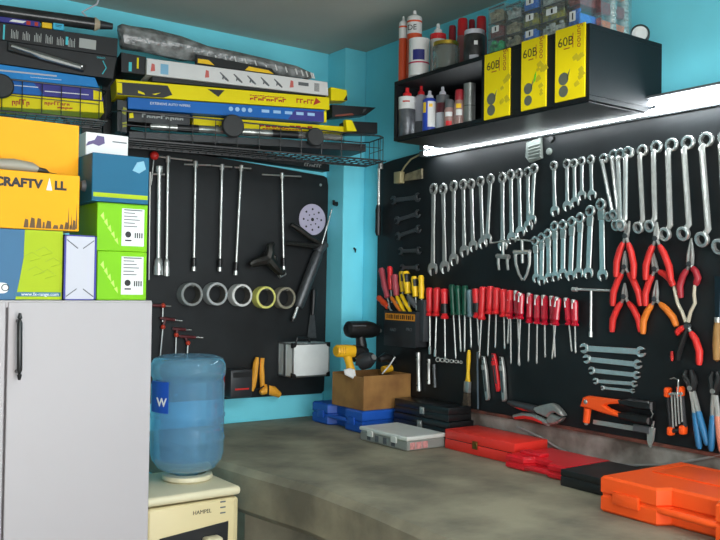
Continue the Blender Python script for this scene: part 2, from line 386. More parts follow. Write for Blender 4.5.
E=[((430.3,287.5),316,(430.7,354),red,'red handled nut driver at the left end of the screwdriver row','nut'),
((438,287.5),316,(435.8,356.4),red,'red handled nut driver, second from the left in the screwdriver row','nut'),
((445,288.5),319,(446,359.5),red,'red screwdriver with a black band, beside the dark green handles','collar'),
((452.5,284.4),315,(456.6,359),green,'dark green handled screwdriver, left of three green ones','plain'),
((458.5,285.4),315,(461.6,352),green,'dark green handled screwdriver, middle of three green ones','plain'),
((465.7,285.4),315,(465.3,352),green,'dark green handled screwdriver, right of three green ones','plain'),
((470.2,289.5),317,(472,348),tealgrey,'slate grey handled screwdriver between the green and red handles','plain'),
((476.5,288.5),318,(479.7,346),red,'red and black screwdriver just right of the slate grey one','collar'),
((484,286.5),319.4,(479.9,358.5),red,'largest plain red screwdriver, slanting, in the middle of the row','plain'),
((491.4,286),314,(488.5,356.4),red,'plain red screwdriver, second of the five plain red ones','plain'),
((497.6,287.5),314,(496,348),red,'plain red screwdriver, third of the five plain red ones','plain'),
((504.2,289),317,(505.4,349),red,'plain red screwdriver, fourth of the five plain red ones','plain'),
((511,290),317,(508.5,344),red,'plain red screwdriver, last before the ruby handled set','plain')]
for t,hb,tp,hm,lab,st in E: driver(t,hb,tp,hm,lab,'screwdriver row',.0152 if hm is red else .0125,st)
F=[((511,291),319,(511.7,364)),((517.5,291),319,(520.3,366)),((524,293.3),319,(521,365)),((530.8,293.3),323,(529,361.7)),((538.3,295.3),324,(537.5,364)),((545.3,295.3),325,(545.8,357.5)),((553.3,296.3),325,(555.8,357.5)),((560.8,297.5),325,(554.7,359)),((567.5,298.3),325.3,(572.5,351.7)),((575.3,300),326,(576.3,353.3))]
for i,(t,hb,tp) in enumerate(F):
    driver(t,hb,tp,rubyred,'ruby red see-through screwdriver, %s from the left in its set of ten'%NTH[i],'ruby screwdrivers',.0125,'ruby',.018 if i not in (2,7) else .03)
# screwdriver rail
r,L=RW.rod('screwdriver_rack','thin black rail holding the screwdrivers at their necks','rack',(427,317.5),(579,326),.004)
mb().box(-.0015,-L,-.0004,.0015,0,.003,.0006,1).build('rail',blackmet,r)
# pliers
def pliers(label,piv,tip,h1,h2,m1,m2,base=.012,bow=1,name='pliers',jl=steel,group='pliers',jw=.008,neck=True,hr=.0108,cat='pliers',bows=None):
    r=RW.root(name,label,cat,piv[0],piv[1],base,group); z=base
    p=V((0,0,z)); t=RW.loc(*tip,z)
    d=t.normalized() if t.length>0 else V((0,1,0)); n=V((-d.y,d.x,0))
    t=V((t.x,t.y,z))
    for sgn,mm in ((-1,'a'),(1,'b')):
        m=mb(); m.tube([p-d*.012+n*sgn*.003,p+n*sgn*jw*.7,p+(t-p)*.35+n*sgn*jw*.75,p+(t-p)*.7+n*sgn*jw*.45,t+n*sgn*.0016],[.004,.007,.006,.004,.0018],8); m.build('jaw',jl,r)
    m=mb(); m.cyl((0,0,z-.009),(0,0,z+.009),.009,14); m.cyl((0,0,z+.008),(0,0,z+.0105),.005,10); m.build('pivot',dsteel,r)
    for i,(h,hm) in enumerate(((h1,m1),(h2,m2))):
        e=RW.loc(*h,z); e=V((e.x,e.y,z)); q=(e-p); s=1 if q.dot(n)>0 else -1
        o=n*s*(bow if bows is None else bows[i])
        a=p+q*.14+o*.004; b=p+q*.35+o*.014; c=p+q*.65+o*.016
        m=mb(); m.tube([p+n*s*.002,a,a+(b-a)*.35],[.006,.0055,.005],8); m.build('handle_neck',jl,r)
        m=mb(); m.tube([a+(b-a)*.1,a+(b-a)*.4,b,c,p+q*.9+o*.005,e],[hr*.7,hr*.95,hr*1.05,hr*1.1,hr,hr*.75],10); m.build('handle',hm,r)
    return r
SG='snap ring pliers'
pliers('red handled snap ring pliers, top of the left column of three',(626,236),(629.5,221),(616,277),(633.5,279),redgrip,redgrip,.045,name='snap_ring_pliers',group=SG)
pliers('red handled snap ring pliers, middle of the left column of three',(625,267),(625,251),(612.5,306),(640.5,306),redgrip,redgrip,.03,name='snap_ring_pliers',group=SG)
pliers('red handled snap ring pliers, bottom of the left column of three',(624.7,296.6),(624.7,283),(612,332),(640.5,332),redgrip,redgrip,.015,name='snap_ring_pliers',group=SG)
pliers('red handled snap ring pliers with wide spread grips, top of the second column',(656,238.5),(657,222),(645.5,280),(671,281.5),redgrip,redgrip,.045,name='snap_ring_pliers',group=SG)
pliers('red handled snap ring pliers, below another pair in the second column',(655.3,269),(653,252),(645.5,306),(673,286),redgrip,redgrip,.03,name='snap_ring_pliers',group=SG)
pliers('orange handled snap ring pliers at the bottom of the second column',(655.3,299),(656.8,280),(643,334),(676.5,326.5),orangegrip,orangegrip,.015,name='snap_ring_pliers',group=SG)
pliers('long nose pliers with dark red grips, tip pointing up',(690,264),(691.5,238),(681,298),(695.5,285),darkred,darkred,.016,name='long_nose_pliers',jw=.01,hr=.0105)
r=pliers('red and black grip pliers with long curved cream jaws at the right',(687.5,326),(684.5,285.5),(679.5,334.5),(699,365),redgrip,redgrip,.02,name='hose_pliers',jl=chrome,hr=.011)
for ch in list(r.children):
    if ch.name.startswith('jaw'): bpy.data.objects.remove(ch)
wj=mat('ivory jaw','c9c2ac',.4,.3)
for seq in ([(686,322),(682,312),(677.5,303),(675.5,294),(673.5,285)],[(688,322),(690.5,312),(695,303),(694,294),(694.8,285)]):
    m=mb(); m.tube([RW.loc(x,y,.02) for x,y in seq],[.007,.006,.006,.006,.005],8); m.build('jaw',wj,r)
m=mb(); m.tube([RW.loc(687,329,.022),RW.loc(683,340,.022),RW.loc(679,352,.022),RW.loc(678,360,.022)],[.007,.010,.010,.007],8); m.build('handle',blackpl,r)
def waterpump(label,head,piv,h1,h2,m1,m2,toff=.018):
    r=RW.root('joint_pliers',label,'pliers',piv[0],piv[1],toff,'blue grip pliers'); z=toff
    P=lambda x,y:RW.loc(x,y,z)
    hx,hy=head
    for s in (-1,1):
        m=mb(); m.tube([P(piv[0],piv[1]+3),P(piv[0]+s*2.2,piv[1]-6),P(hx+s*4,hy+6),P(hx+s*2.2,hy)],[.012,.013,.012,.006],8); m.build('jaw',blackmet,r)
    m=mb(); m.cyl((0,0,z-.012),(0,0,z+.014),.008,12); m.build('pivot',steel,r)
    for h,mm in ((h1,m1),(h2,m2)):
        dx,dy=h[0]-piv[0],h[1]-piv[1]; q=lambda t,b=0:P(piv[0]+dx*t+b,piv[1]+dy*t)
        m=mb(); m.tube([q(.05),q(.25,1.2*(1 if dx>6 else -1)*.3),q(.45)],[.010,.009,.009],8); m.build('handle_neck',steel,r)
        m=mb(); m.tube([q(.38),q(.45),q(.75),q(.95),q(1)],[.008,.0105,.0115,.010,.006],10); m.build('handle',mm,r)
waterpump('joint pliers with two blue grips, left of two at the lower right',(688.7,369.5),(691.7,388),(699.5,449),(707.5,445.5),bluegrip,bluegrip)
waterpump('joint pliers with a blue and a salmon grip, at the lower right edge',(715,371.5),(714.5,391),(711,451),(722,453),bluegrip,mat('salmon grip','c9826a',.5))
# wood handled tool at right edge
r,L=RW.rod('chisel','wood handled chisel cut by the right edge of the photo','chisel',(718.5,276),(717,362),.012)
mb().lathe([(.008,L*.52),(.012,L*.6),(.014,L*.8),(.011,L*.97),(0,L)],(0,0,.014),(0,-1,0),12).build('handle',wood,r)
mb().lathe([(.010,L*.48),(.0095,L*.54)],(0,0,.014),(0,-1,0),12).build('ferrule',steel,r)
mb().prism([(-.012,0),(.012,0),(.009,-L*.42),(.006,-L*.5),(-.006,-L*.5),(-.009,-L*.42)],.011,.016,.001).build('blade',mat('blued steel','2a3a44',.4,.8),r)
# red fuse
r,L=RW.rod('marker_pen','small red pen stub hanging under the orange handled pliers','pen',(672,351),(672,361),.008)
mb().lathe([(0,0),(.005,.002),(.006,L*.6),(.003,L)],(0,0,.008),(0,-1,0),10).build('body',redgrip,r)
# T handle socket wrench
r=RW.root('t_handle_wrench','chrome T handle socket wrench hanging right of the ruby screwdrivers','wrench',591.5,290.5,.014)
a,b,c=RW.loc(572.7,289.3,.016),RW.loc(610,290.5,.016),RW.loc(590.7,337,.016)
m=mb(); m.tube([a,b],.005,10); m.tube([a,a+(b-a)*.12],.009,12); m.build('cross_bar',chrome,r)
m=mb(); m.tube([V((0,0,.016)),c],.0052,10); m.build('shaft',chrome,r); m=mb(); m.tube([c+V((0,.02,0)),c],.0075,12); m.build('socket',chrome,r)
# gear pullers
r=RW.root('gear_puller','small two jaw gear puller hanging left of the larger one','puller',502,242,.014)
P=lambda x,y:RW.loc(x,y,.014)
mb().tube([P(491,243),P(510,240.5)],.003,8).build('cross_bar',steel,r)
mb().tube([P(503,242),P(503.2,256)],.006,10).build('screw',steel,r)
mb().tube([P(497,256),P(509,257)],.010,8).build('yoke',steel,r)
for s in (498.5,507.5): mb().tube([P(s,255),P(s-.3,263),P(s+.6,270)],[.007,.006,.005],8).build('arm',steel,r)
r=RW.root('gear_puller','larger two jaw gear puller with looped arms beside the ratchet wrenches','puller',522,240,.016)
P=lambda x,y:RW.loc(x,y,.016)
mb().tube([P(511.5,239),P(533,241)],.0045,8).build('cross_bar',chrome,r)
mb().tube([P(522,240),P(522.5,263)],.0065,10).build('screw',steel,r)
m=mb(); m.tube([P(514.5,252.5),P(530,252)],.010,8); m.build('yoke',chrome,r)
mb().tube([P(515.5,252),P(516,264),P(519,274),P(522.5,280)],[.007,.006,.006,.005],8).build('arm',chrome,r)
mb().tube([P(529.5,252),P(529.5,264),P(527,274),P(524,280)],[.007,.006,.006,.005],8).build('arm',chrome,r)
# breaker bar at left edge
r=RW.root('breaker_bar','breaker bar with black grip hanging at the left edge of the right board','wrench',380,165,.012)
P=lambda x,y:RW.loc(x,y,.019)
mb().tube([P(380.5,162.5),P(380.5,169)],.013,10).build('head',steel,r)
mb().tube([P(379,167),P(378.6,208)],.0075,10).build('shaft',chrome,r)
mb().tube([P(378.6,205),P(378.3,210),P(378,232),P(378.2,235.5)],[.011,.0145,.0145,.010],12).build('grip',blackpl,r)
# junction box with its cable, and the ribbed clip
r=RW.root('junction_box','beige wire connector block with a cable running up to the tube lamp','connector',400,178,.012)
P=lambda x,y,o=.012:RW.loc(x,y,o)
m=mb(); a=P(396.5,184);b=P(403,171.5); m.box(a.x,a.y,.001,b.x,b.y,.03,.003); m.build('terminal',beige,r)
m=mb(); a=P(404,181);b=P(421.5,168.5); m.prism([(a.x,a.y),(P(421.5,178.5).x,P(421.5,178.5).y),(b.x,b.y),(P(405,174).x,P(405,174).y)],.001,.012,.002); m.build('tag_plate',mat('old tape','8a8266',.6,c2='57513f',scale=30),r)
m=mb(); m.tube([P(401,173,.02),P(405,166,.025),P(411,159,.03),P(420,154.5,.035),P(431,152.5,.035)],.004,8); m.build('cable',beige,r)
r=RW.root('cable_clip','ribbed grey clamp block on the board below the tube lamp','clamp',540,150,.01)
P=lambda x,y,o=.012:RW.loc(x,y,o)
gm=mat('dusty grey plastic','7d8580',.5)
m=mb(); m.prism([tuple(P(x,y).xy) for x,y in ((527,143),(541,137.5),(542,158),(530,162.5),(526,157))],.001,.02,.004); m.build('body',gm,r)
for k in range(5):
    m=mb(); m.tube([P(528.5,147+k*3.2,.022),P(540.5,143.5+k*3.2,.022)],.0035,8); m.build('rib',gm,r)
r=RW.root('cable_hook','dark oval hole plug on the board right of the ribbed clamp','plug',551.5,139,.004)
mb().lathe([(0,.008),(.011,.008),(.013,.004),(.013,.0)],(0,0,.001),(0,0,1),16).build('cap',blackpl,r)
r=RW.root('round_button','round grey stud on the board beside the ribbed clamp','stud',549,151.5,.004)
mb().lathe([(0,.009),(.011,.008),(.014,.003),(.014,.0)],(0,0,.001),(0,0,1),16).build('cap',gm,r)
# tool caddy
r=RW.root('tool_caddy','black wall caddy with an orange label holding red and yellow handles','caddy',400,345,.07)
CX=RW.P
a=RW.loc(383.5,345,.07); b=RW.loc(416,312,.07); W,H=b.x-a.x,b.y-a.y
m=mb(); z0,z1=.002,.07; t=.004
m.box(a.x,a.y,z1-t,b.x,b.y,z1,.0015); m.box(a.x,a.y,z0,b.x,b.y,z0+t); m.box(a.x,a.y,z0,a.x+t,b.y+.0,z1-t); m.box(b.x-t,a.y,z0,b.x,b.y,z1-t); m.box(a.x,a.y,z0,b.x,a.y+t,z1-t)
m.build('body',mat('caddy black','26282b',.45),r)
m=mb(); l0=RW.loc(385.3,319.5,.07); l1=RW.loc(415,314.5,.07); m.box(l0.x,l0.y,z1,l1.x,l1.y,z1+.0008); m.build('label',orangeprint,r)
m=mb()
for k in range(14):
    x=l0.x+.012+(l1.x-l0.x-.03)*k/13; m.box(x,l0.y+.006,z1+.0008,x+.005+.002*(k%3),l1.y-.005-.002*(k%2),z1+.0013)
m.build('lettering',ink,r)
for s,(x0,x1) in enumerate(((388,398),(403.5,414.5))):
    q0=RW.loc(x0,332,.07); q1=RW.loc(x1,327.5,.07)
    lettering('AAD' if s==0 else 'PRO',.022,greyink,r,((q0.x+q1.x)/2,(q0.y+q1.y)/2,z1+.0003),(1,0,0),(0,1,0))
def held(label,top,bot,mm,rad,off,style='grip',cat='screwdriver',name='screwdriver',tip=None):
    r,L=RW.rod(name,label,cat,top,bot,off,'tools in the wall caddy')
    z=off
    m=mb(); m.lathe([(0,0),(rad*.7,.002),(rad,.012),(rad*.85,L*.35),(rad*1.05,L*.6),(rad*.8,L*.85),(rad*.9,L*.97),(rad*.4,L)],(0,0,z),(0,-1,0),12); m.build('handle',mm,r)
    if style=='two':
        m=mb(); m.lathe([(rad*.9,.012),(rad*1.06,.02),(rad*.95,L*.35),(rad*1.02,L*.5)],(0,0,z),(0,-1,0),12,PI*.2,PI*1.1); m.build('grip_inset',blackpl,r)
    m=mb(); m.tube([(0,-L+.01,z),(0,-L-.06,z)],.0035,8); m.build('shaft',steel,r)
rose=mat('rose grip','a8434e',.45)
held('rose red handle at the far left of the wall caddy',(381,268),(387.5,298),rose,.016,0.045)
held('bright red handle behind the rose red ones in the wall caddy',(389.5,266),(391,290),red,.014,0.045)
held('rose red handle in front of the bright red one in the wall caddy',(394.5,274),(396.5,296),rose,.017,0.045)
held('orange red handle leaning out low at the left of the caddy',(378,297),(388,307),mat('fire red grip','d9481f',.45),.015,0.045)
held('thin orange handle leaning in the wall caddy',(391,297),(402,313),orangegrip,.010,0.045)
held('thin yellow handle leaning left in the middle of the caddy',(396.5,296),(405,313),hyellow,.010,0.045)
held('thin yellow handle leaning beside its twin in the caddy',(401,294.5),(410.5,312),hyellow,.010,0.045)
held('yellow and black handle standing at the back of the caddy',(401,271),(402.5,292),hyellow,.012,0.035,'two')
held('thick black and yellow handle in the middle of the caddy',(405.5,271),(408,294),hyellow,.018,0.045,'two')
held('yellow handle with black inset, right of the thick black one in the caddy',(414,276),(415.5,297),hyellow,.016,0.045,'two')
held('grey and yellow stubby handle leaning at the right of the caddy',(408,296),(416,306),greypl,.015,0.045)
held('yellow handle with a hanging hole, standing right of the caddy',(421,275),(421.5,299),hyellow,.014,0.04)
m=None
r=RW.root('whetstone_sleeve','flat dark grey sleeve holder right of the caddy under a yellow handle','holder',422,320,.03)
a=RW.loc(419.5,341,.03); b=RW.loc(427.5,300,.03); m=mb(); m.box(a.x,a.y,.001,b.x,b.y,.05,.004); m.build('sleeve',mat('holder grey','34373a',.45),r)
# tubular sockets
for i,(a,b,rr,lab) in enumerate([((418.4,352.6),(419,391),.011,'longest tubular box spanner, at the left below the screwdrivers'),((429,359),(429,384),.0085,'middle sized tubular box spanner below the nut drivers'),((434,364.4),(435,387.4),.0085,'shortest dark tubular box spanner beside the black board')]):
    r,L=RW.rod('tube_spanner',lab,'box spanner',a,b,.012,'tubular box spanners')
    mt=steel if i<2 else dsteel
    mb().lathe([(rr*.7,0),(rr,0),(rr,L*.2),(rr*.85,L*.24),(rr*.85,L*.76),(rr,L*.8),(rr,L),(rr*.7,L)],(0,0,.013),(0,-1,0),12).build('tube',mt,r,ang=20)
    m=mb(); m.cyl((0,-L*.12,.013+rr*.7),(0,-L*.12,.0135+rr),.004,8); m.cyl((0,-L*.85,.013+rr*.7),(0,-L*.85,.0135+rr),.004,8); m.build('cross_hole',blackpl,r)
r,L=RW.rod('steel_chain','short chrome chain hanging sideways below the green handles','chain',(436.5,359.5),(462,362.3),.012)
m=mb(); n=11
for k in range(n):
    y=-L*(k+.5)/n; rr=.011-.0045*k/n
    m.ring((0,y,.010),(0,.9,1) if k%2 else (0,-.7,1),rr*.6,rr,.004,14)
m.build('links',chrome,r)
# paint brush
r,L=RW.rod('paint_brush','yellow handled paint brush with dark bristles hanging on the board','brush',(468.8,350),(466.6,406),.014)
w=.014
mb().prism([(-.004,0),(.004,0),(.008,-.015),(.009,-L*.2),(.006,-L*.38),(.009,-L*.5),(.013,-L*.57),(-.013,-L*.57),(-.009,-L*.5),(-.006,-L*.38),(-.009,-L*.2),(-.008,-.015)],.006,.020,.004).build('handle',hyellow,r)
mb().box(-.015,-L*.76,.005,.015,-L*.56,.022,.002).build('ferrule',steel,r)
mb().prism([(-.014,-L*.76),(.014,-L*.76),(.019,-L*.99),(-.019,-L)],.004,.023,.003).build('bristles',bristle,r)
# cutters
def cutter(a,b,mm,lab):
    r,L=RW.rod('utility_knife',lab,'knife',a,b,.012,'utility knives'); w=.013
    mb().prism([(-w*.8,0),(w*.5,-.004),(w,-L*.3),(w*.9,-L*.95),(w*.3,-L),(-w*.7,-L),(-w*.9,-L*.6)],.003,.018,.003).build('body',mm,r)
    mb().box(-w*.35,-L*.8,.018,w*.35,-L*.18,.0195,.0005,1).build('blade_channel',dsteel,r)
    mb().box(-w*.5,-L*.32,.019,w*.5,-L*.2,.026,.002).build('slider',mm,r)
    m=mb(); m.ring((0,-.012,.0185),(0,0,1),.003,.007,.002,12); m.build('hang_hole',dsteel,r)
cutter((483.5,355.6),(487.6,400.4),steel,'silver utility knife left of the red one')
cutter((493.5,353),(498.4,391.5),red,'red utility knife between the two silver ones')
cutter((501.5,356.3),(504.2,401.5),steel,'silver utility knife right of the red one')
r,L=RW.rod('drill_rod','thin blue grey rod hanging between paint brush and knives','rod',(477.3,352),(478,409),.01)
mb().tube([(0,0,.01),(0,-L,.01)],.005,10).build('rod',mat('blue grey','44525c',.45,.4),r)
# locking pliers
r=RW.root('locking_pliers','steel locking pliers with red lined handles lying under the board','pliers',548,412,.02)
P=lambda x,y,o=.02:RW.loc(x,y,o)
Q=lambda L_:[tuple(P(x,y).xy) for x,y in L_]
mb().prism(Q([(533,408),(541,405.5),(552,403),(557,405),(563,411.5),(565.5,415.5),(563,416.5),(556,412),(552,413),(549,417.5),(545,416),(538,413)]),.004,.034,.006).build('upper_jaw',steel,r)
mb().prism(Q([(552,414),(557,415.5),(562,417.5),(565,417),(562,421),(556,424),(550,424.5),(547,419)]),.006,.032,.006).build('lower_jaw',steel,r)
mb().tube([P(511,403),P(516,404.5),P(526,407),P(536,409.5)],[.010,.014,.016,.017],10).build('handle',dsteel,r)
mb().tube([P(511,402.8),P(508.5,402.2)],.008,8).build('adjusting_screw',dsteel,r)
mb().tube([P(516,406.8,.026),P(523,408.6,.026),P(531,410.5,.026)],[.005,.008,.006],8).build('grip_lining',redgrip,r)
mb().tube([P(514,416.6),P(522,415),P(533,416),P(541,419.5),P(549,423.5)],[.008,.010,.012,.012,.011],10).build('handle',steel,r)
mb().tube([P(515,418,.027),P(524,417,.028),P(533,418.5,.029),P(542,422.5,.029)],[.005,.007,.007,.005],8).build('grip_lining',redgrip,r)
# riveter
r=RW.root('hand_riveter','orange hand riveter with black grips hanging on the board','riveter',600,402,.03)
P=lambda x,y,o=.03:RW.loc(x,y,o)
Q=lambda L_:[tuple(P(x,y).xy) for x,y in L_]
mb().prism(Q([(582.5,406),(585.5,397.2),(590,395.7),(608,398),(622,400),(622,403.5),(610,403.8),(606.5,405.2),(611,408.5),(622,413),(622,417.3),(606,413),(594,409)]),.022,.048,.005).build('body',orange,r)
mb().tube([P(587.8,408),P(586.2,422.5)],[.014,.012],12).build('nose',orange,r)
mb().tube([P(586.2,422.5),P(586,424.5)],.007,8).build('nozzle',steel,r)
mb().prism(Q([(620,400),(630,398.3),(655,401.5),(655,410.5),(640,409),(622,405)]),.020,.050,.006).build('grip',blackpl,r)
mb().prism(Q([(620,412.5),(632,412),(652,417),(651.5,424.5),(636,422),(621,418)]),.020,.050,.006).build('grip',blackpl,r)
mb().tube([P(648,401.3,.05),P(650,409,.045),P(653,414,.045),P(651,418,.045)],.0018,6).build('wire_latch',steel,r)
m=mb(); c=P(589,401.5); m.lathe([(0,.003),(.007,.002),(.009,0)],(c.x,c.y,.05),(0,0,1),14); m.build('rivet',steel,r)
# caliper
r=RW.root('vernier_caliper','steel vernier caliper with grey slider hanging below the orange riveter','caliper',620,425,.012)
P=lambda x,y,o=.012:RW.loc(x,y,o)
Q=lambda L_:[tuple(P(x,y).xy) for x,y in L_]
mb().prism(Q([(593,419.6),(650,428.5),(649.5,433.8),(592.5,424.2)]),.006,.011,.001).build('beam',chrome,r)
mb().prism(Q([(634,424),(651,427),(650,434),(633,431)]),.005,.018,.003).build('slider',greypl,r)
mb().prism(Q([(648.5,427),(655,428),(653.5,440),(650.5,447.5),(647.5,443),(647,434)]),.006,.015,.0015).build('jaw',chrome,r)
mb().prism(Q([(652,421),(654,421),(653,428),(650.5,428)]),.006,.012,.001).build('upper_jaw',steel,r)
# hex key set
r=RW.root('hex_key_set','folding hex key set with orange ends hanging on a wire hook','hex keys',675,410,.018)
P=lambda x,y,o=.018:RW.loc(x,y,o)
for (x0,y0,x1,y1) in ((665.5,387.5,670.5,397),(678,386.5,683.5,396),(668.5,427,673.5,435),(680.5,425.5,686,434)):
    m=mb(); a,b=P(x0,y1),P(x1,y0); m.box(a.x,a.y,.004,b.x,b.y,.032,.006); m.build('end_block',orange,r)
m=mb(); m.tube([P(672.5,431,.02),P(681.5,430,.02)],.007,8); m.build('spacer',dgrey,r)
for k,(x0,x1) in enumerate(((668,671),(682,685))):
    m=mb(); m.tube([P(x0,396),P(x1,427)],.007,8); m.build('side_plate',dgrey,r)
for k in range(4):
    m=mb(); m.tube([P(671.5+k*3,394,.03),P(673.2+k*3,428-2*k,.03)],.003,6); m.build('key',chrome,r)
m=mb(); m.tube([P(669.5,394,.034),P(682,393.5,.034)],.005,8); m.build('axle',chrome,r)
m=mb(); m.tube([P(670,379,.004),P(674,378,.02),P(678.5,380,.03),P(678,388,.038),P(677,398,.038)],.0025,6); m.build('hook',chrome,r)
# ================================================================== TOOLS ON THE BACK BOARD
def sliding_t(top,bot,bar,label,soc='long',rr=.0065,off=.021):
    r=BW.root('t_bar_wrench',label,'wrench',top[0],top[1],off,'long T bar socket wrenches'); nail(BW,bar[1][0]-3,bar[1][1]+2.5,.035)
    b=BW.loc(*bot,off); d=V((b.x,b.y,0)).normalized(); L=V((b.x,b.y,0)).length; z=V((0,0,off))
    a0,a1=BW.loc(*bar[0],off),BW.loc(*bar[1],off)
    mb().tube([a0,a1],.0045,8).build('cross_bar',chrome,r)
    m=mb(); m.tube([z-d*.008,z+d*.02],rr*1.7,10); m.build('head',chrome,r)
    mb().tube([z,z+d*(L-.05)],rr,10).build('shaft',chrome,r)
    if soc=='long':
        m=mb(); m.tube([z+d*(L-.075),z+d*(L-.065),z+d*(L-.045),z+d*(L-.035),z+d*L],[rr*1.2,rr*1.9,rr*1.9,rr*2.2,rr*2.2],12); m.build('socket',chrome,r)
    else:
        m=mb(); m.tube([z+d*(L-.06),z+d*(L-.055),z+d*(L-.02)],[rr*1.2,rr*1.9,rr*1.7],12); m.build('universal_joint',blackmet,r)
        m=mb(); m.tube([z+d*(L-.022),z+d*L],rr*1.6,12); m.build('socket',chrome,r)
sliding_t((159.2,168),(158.2,275),((152,174),(164.5,174.5)),'thick T bar socket wrench with long socket, leftmost on the back board','long',.0095)
sliding_t((168,158),(166.5,276),((158,156.5),(192,160.5)),'tallest T bar socket wrench on the back board, second from the left','long',.0065)
sliding_t((195.6,163),(193.8,271),((184,164.2),(211,165.2)),'T bar wrench with black joint, third from the left on the back board','uj')
sliding_t((222,166),(219.7,271.5),((212,165.5),(232,167)),'T bar wrench with black joint, fourth from the left on the back board','uj')
sliding_t((241.2,167),(235.6,275),((234.5,167.2),(251,168.5)),'slightly slanting T bar wrench, fifth from the left on the back board','uj')
sliding_t((282,174.5),(283.7,270),((262,174.5),(301,176.5)),'T bar wrench standing apart, right of the other long ones','uj',.0058)
r,L=BW.rod('extension_rod','thin steel rod hanging beside the green cartons at the left board edge','rod',(150.2,172),(149,280),.008)
mb().tube([(0,0,.008),(0,-L,.008)],[.004,.003],8).build('rod',steel,r)
r,L=BW.rod('screwdriver','red knobbed screwdriver sticking out above the teal carton','screwdriver',(154.5,153),(151,185),.02)
mb().ball((0,-.012,.022),.02).build('handle',redgrip,r); mb().tube([(0,-.02,.02),(0,-L,.02)],.003,8).build('shaft',steel,r)
r,L=BW.rod('mallet','tan wooden knob peeking out right of the teal carton','mallet',(146,176.5),(138,178),.03)
mb().ball((0,-.01,.03),.019).build('head',wood,r); mb().tube([(0,-.02,.03),(0,-L,.03)],.007,8).build('handle',wood,r)
# sanding disc
r=BW.root('sanding_disc','round lavender sanding disc with dust holes at the top right','sanding disc',312.5,219.5,.004)
R=.078; m=mb(); m.lathe([(0,.003),(R,.003),(R,0)],(0,0,.001),(0,0,1),40); m.build('disc',lavender,r)
m=mb(); m.cyl((0,0,.0035),(0,0,.0045),.009,12)
for k in range(8):
    a=2*PI*k/8; m.cyl((.052*math.cos(a),.052*math.sin(a),.0035),(.052*math.cos(a),.052*math.sin(a),.0045),.0055,10)
for k in range(6):
    a=2*PI*k/6+.2; m.cyl((.028*math.cos(a),.028*math.sin(a),.0035),(.028*math.cos(a),.028*math.sin(a),.0045),.004,8)
m.build('dust_holes',ink,r)
# grease gun
r=BW.root('grease_gun','grey and black grease gun hanging aslant at the right of the back board','grease gun',318,250,.03)
P=lambda x,y,o=.034:BW.loc(x,y,o)
mb().tube([P(319,251),P(317,256),P(299,304),P(298,307)],[.020,.028,.028,.022],14).build('barrel',dsteel,r)
mb().tube([P(298,306),P(293.2,319)],.008,10).build('nozzle_tube',chrome,r); mb().tube([P(293.4,318.5),P(292.7,321.5)],.010,10).build('coupler',blackpl,r)
mb().tube([P(326,244),P(320,248),P(318,252)],[.018,.027,.026],12).build('head',dsteel,r)
mb().tube([P(323,245,.04),P(312,246,.04),P(300,244.5,.04),P(286,243.5,.04)],[.015,.015,.013,.009],8).build('lever',vdsteel,r)
mb().tube([P(320,243,.045),P(308,236,.045),P(299,229,.045),P(291,224.5,.045)],[.013,.016,.016,.011],8).build('lever',vdsteel,r)
mb().tube([P(322,244,.05),P(326,230,.055),P(332,209,.05)],.0035,8).build('spout',chrome,r)
m=mb(); m.tube([P(316,262,.052),P(308,284,.052)],.003,6); m.build('label_stripe',tealgrey,r)
# three jaw oil filter wrench
r=BW.root('three_arm_puller','blackened three arm puller lying against the back board','puller',268,259,.02)
P=lambda x,y,o=.057:BW.loc(x,y,o)
m=mb(); m.lathe([(0,.056),(.024,.056),(.036,.044),(.036,.004)],(0,0,0),(0,0,1),16); m.build('hub',vdsteel,r)
for pts in ([(268,259),(261,261),(253,263),(250,265)],[(268,259),(270,252),(270.5,246),(274,244)],[(268,259),(274,266),(281,273),(285,272)]):
    mb().tube([P(*q) for q in pts],[.026,.024,.020,.011],8).build('arm',vdsteel,r)
m=mb(); m.cyl((0,0,.055),(0,0,.062),.009,10); m.build('bolt',steel,r)
mb().tube([P(285,273),P(279,276)],[.011,.012],8).build('foot',steel,r)
# tape rolls
for i,((x,y),mt,lab) in enumerate([((192.3,294.4),tape_g,'grey tape roll, leftmost of the five on the back board'),((217.5,294),tape_lg,'pale grey tape roll, second of the five on the back board'),((242.6,295.3),tape_w,'white tape roll in the middle of the five'),((266.4,297.5),tape_y,'pale yellow tape roll on the back board'),((286.5,298),tape_b,'beige brown tape roll at the right end of the five')]):
    r=BW.root('tape_roll',lab,'tape',x,y,.055,'tape rolls on the back board')
    R=.053; wd=.053
    m=mb(); m.ring((0,0,.002),(0,0,1),R*.80,R,wd,32); m.build('tape',mt,r)
    m=mb(); m.ring((0,0,.003),(0,0,1),R*.75,R*.80,wd-.002,32); m.build('core',coren,r)
    m=mb(); m.tube([(0,R*.70,.0035),(0,R*.68,wd+.012),(0,R*.80,wd+.016)],.003,6); m.build('hook',steel,r)
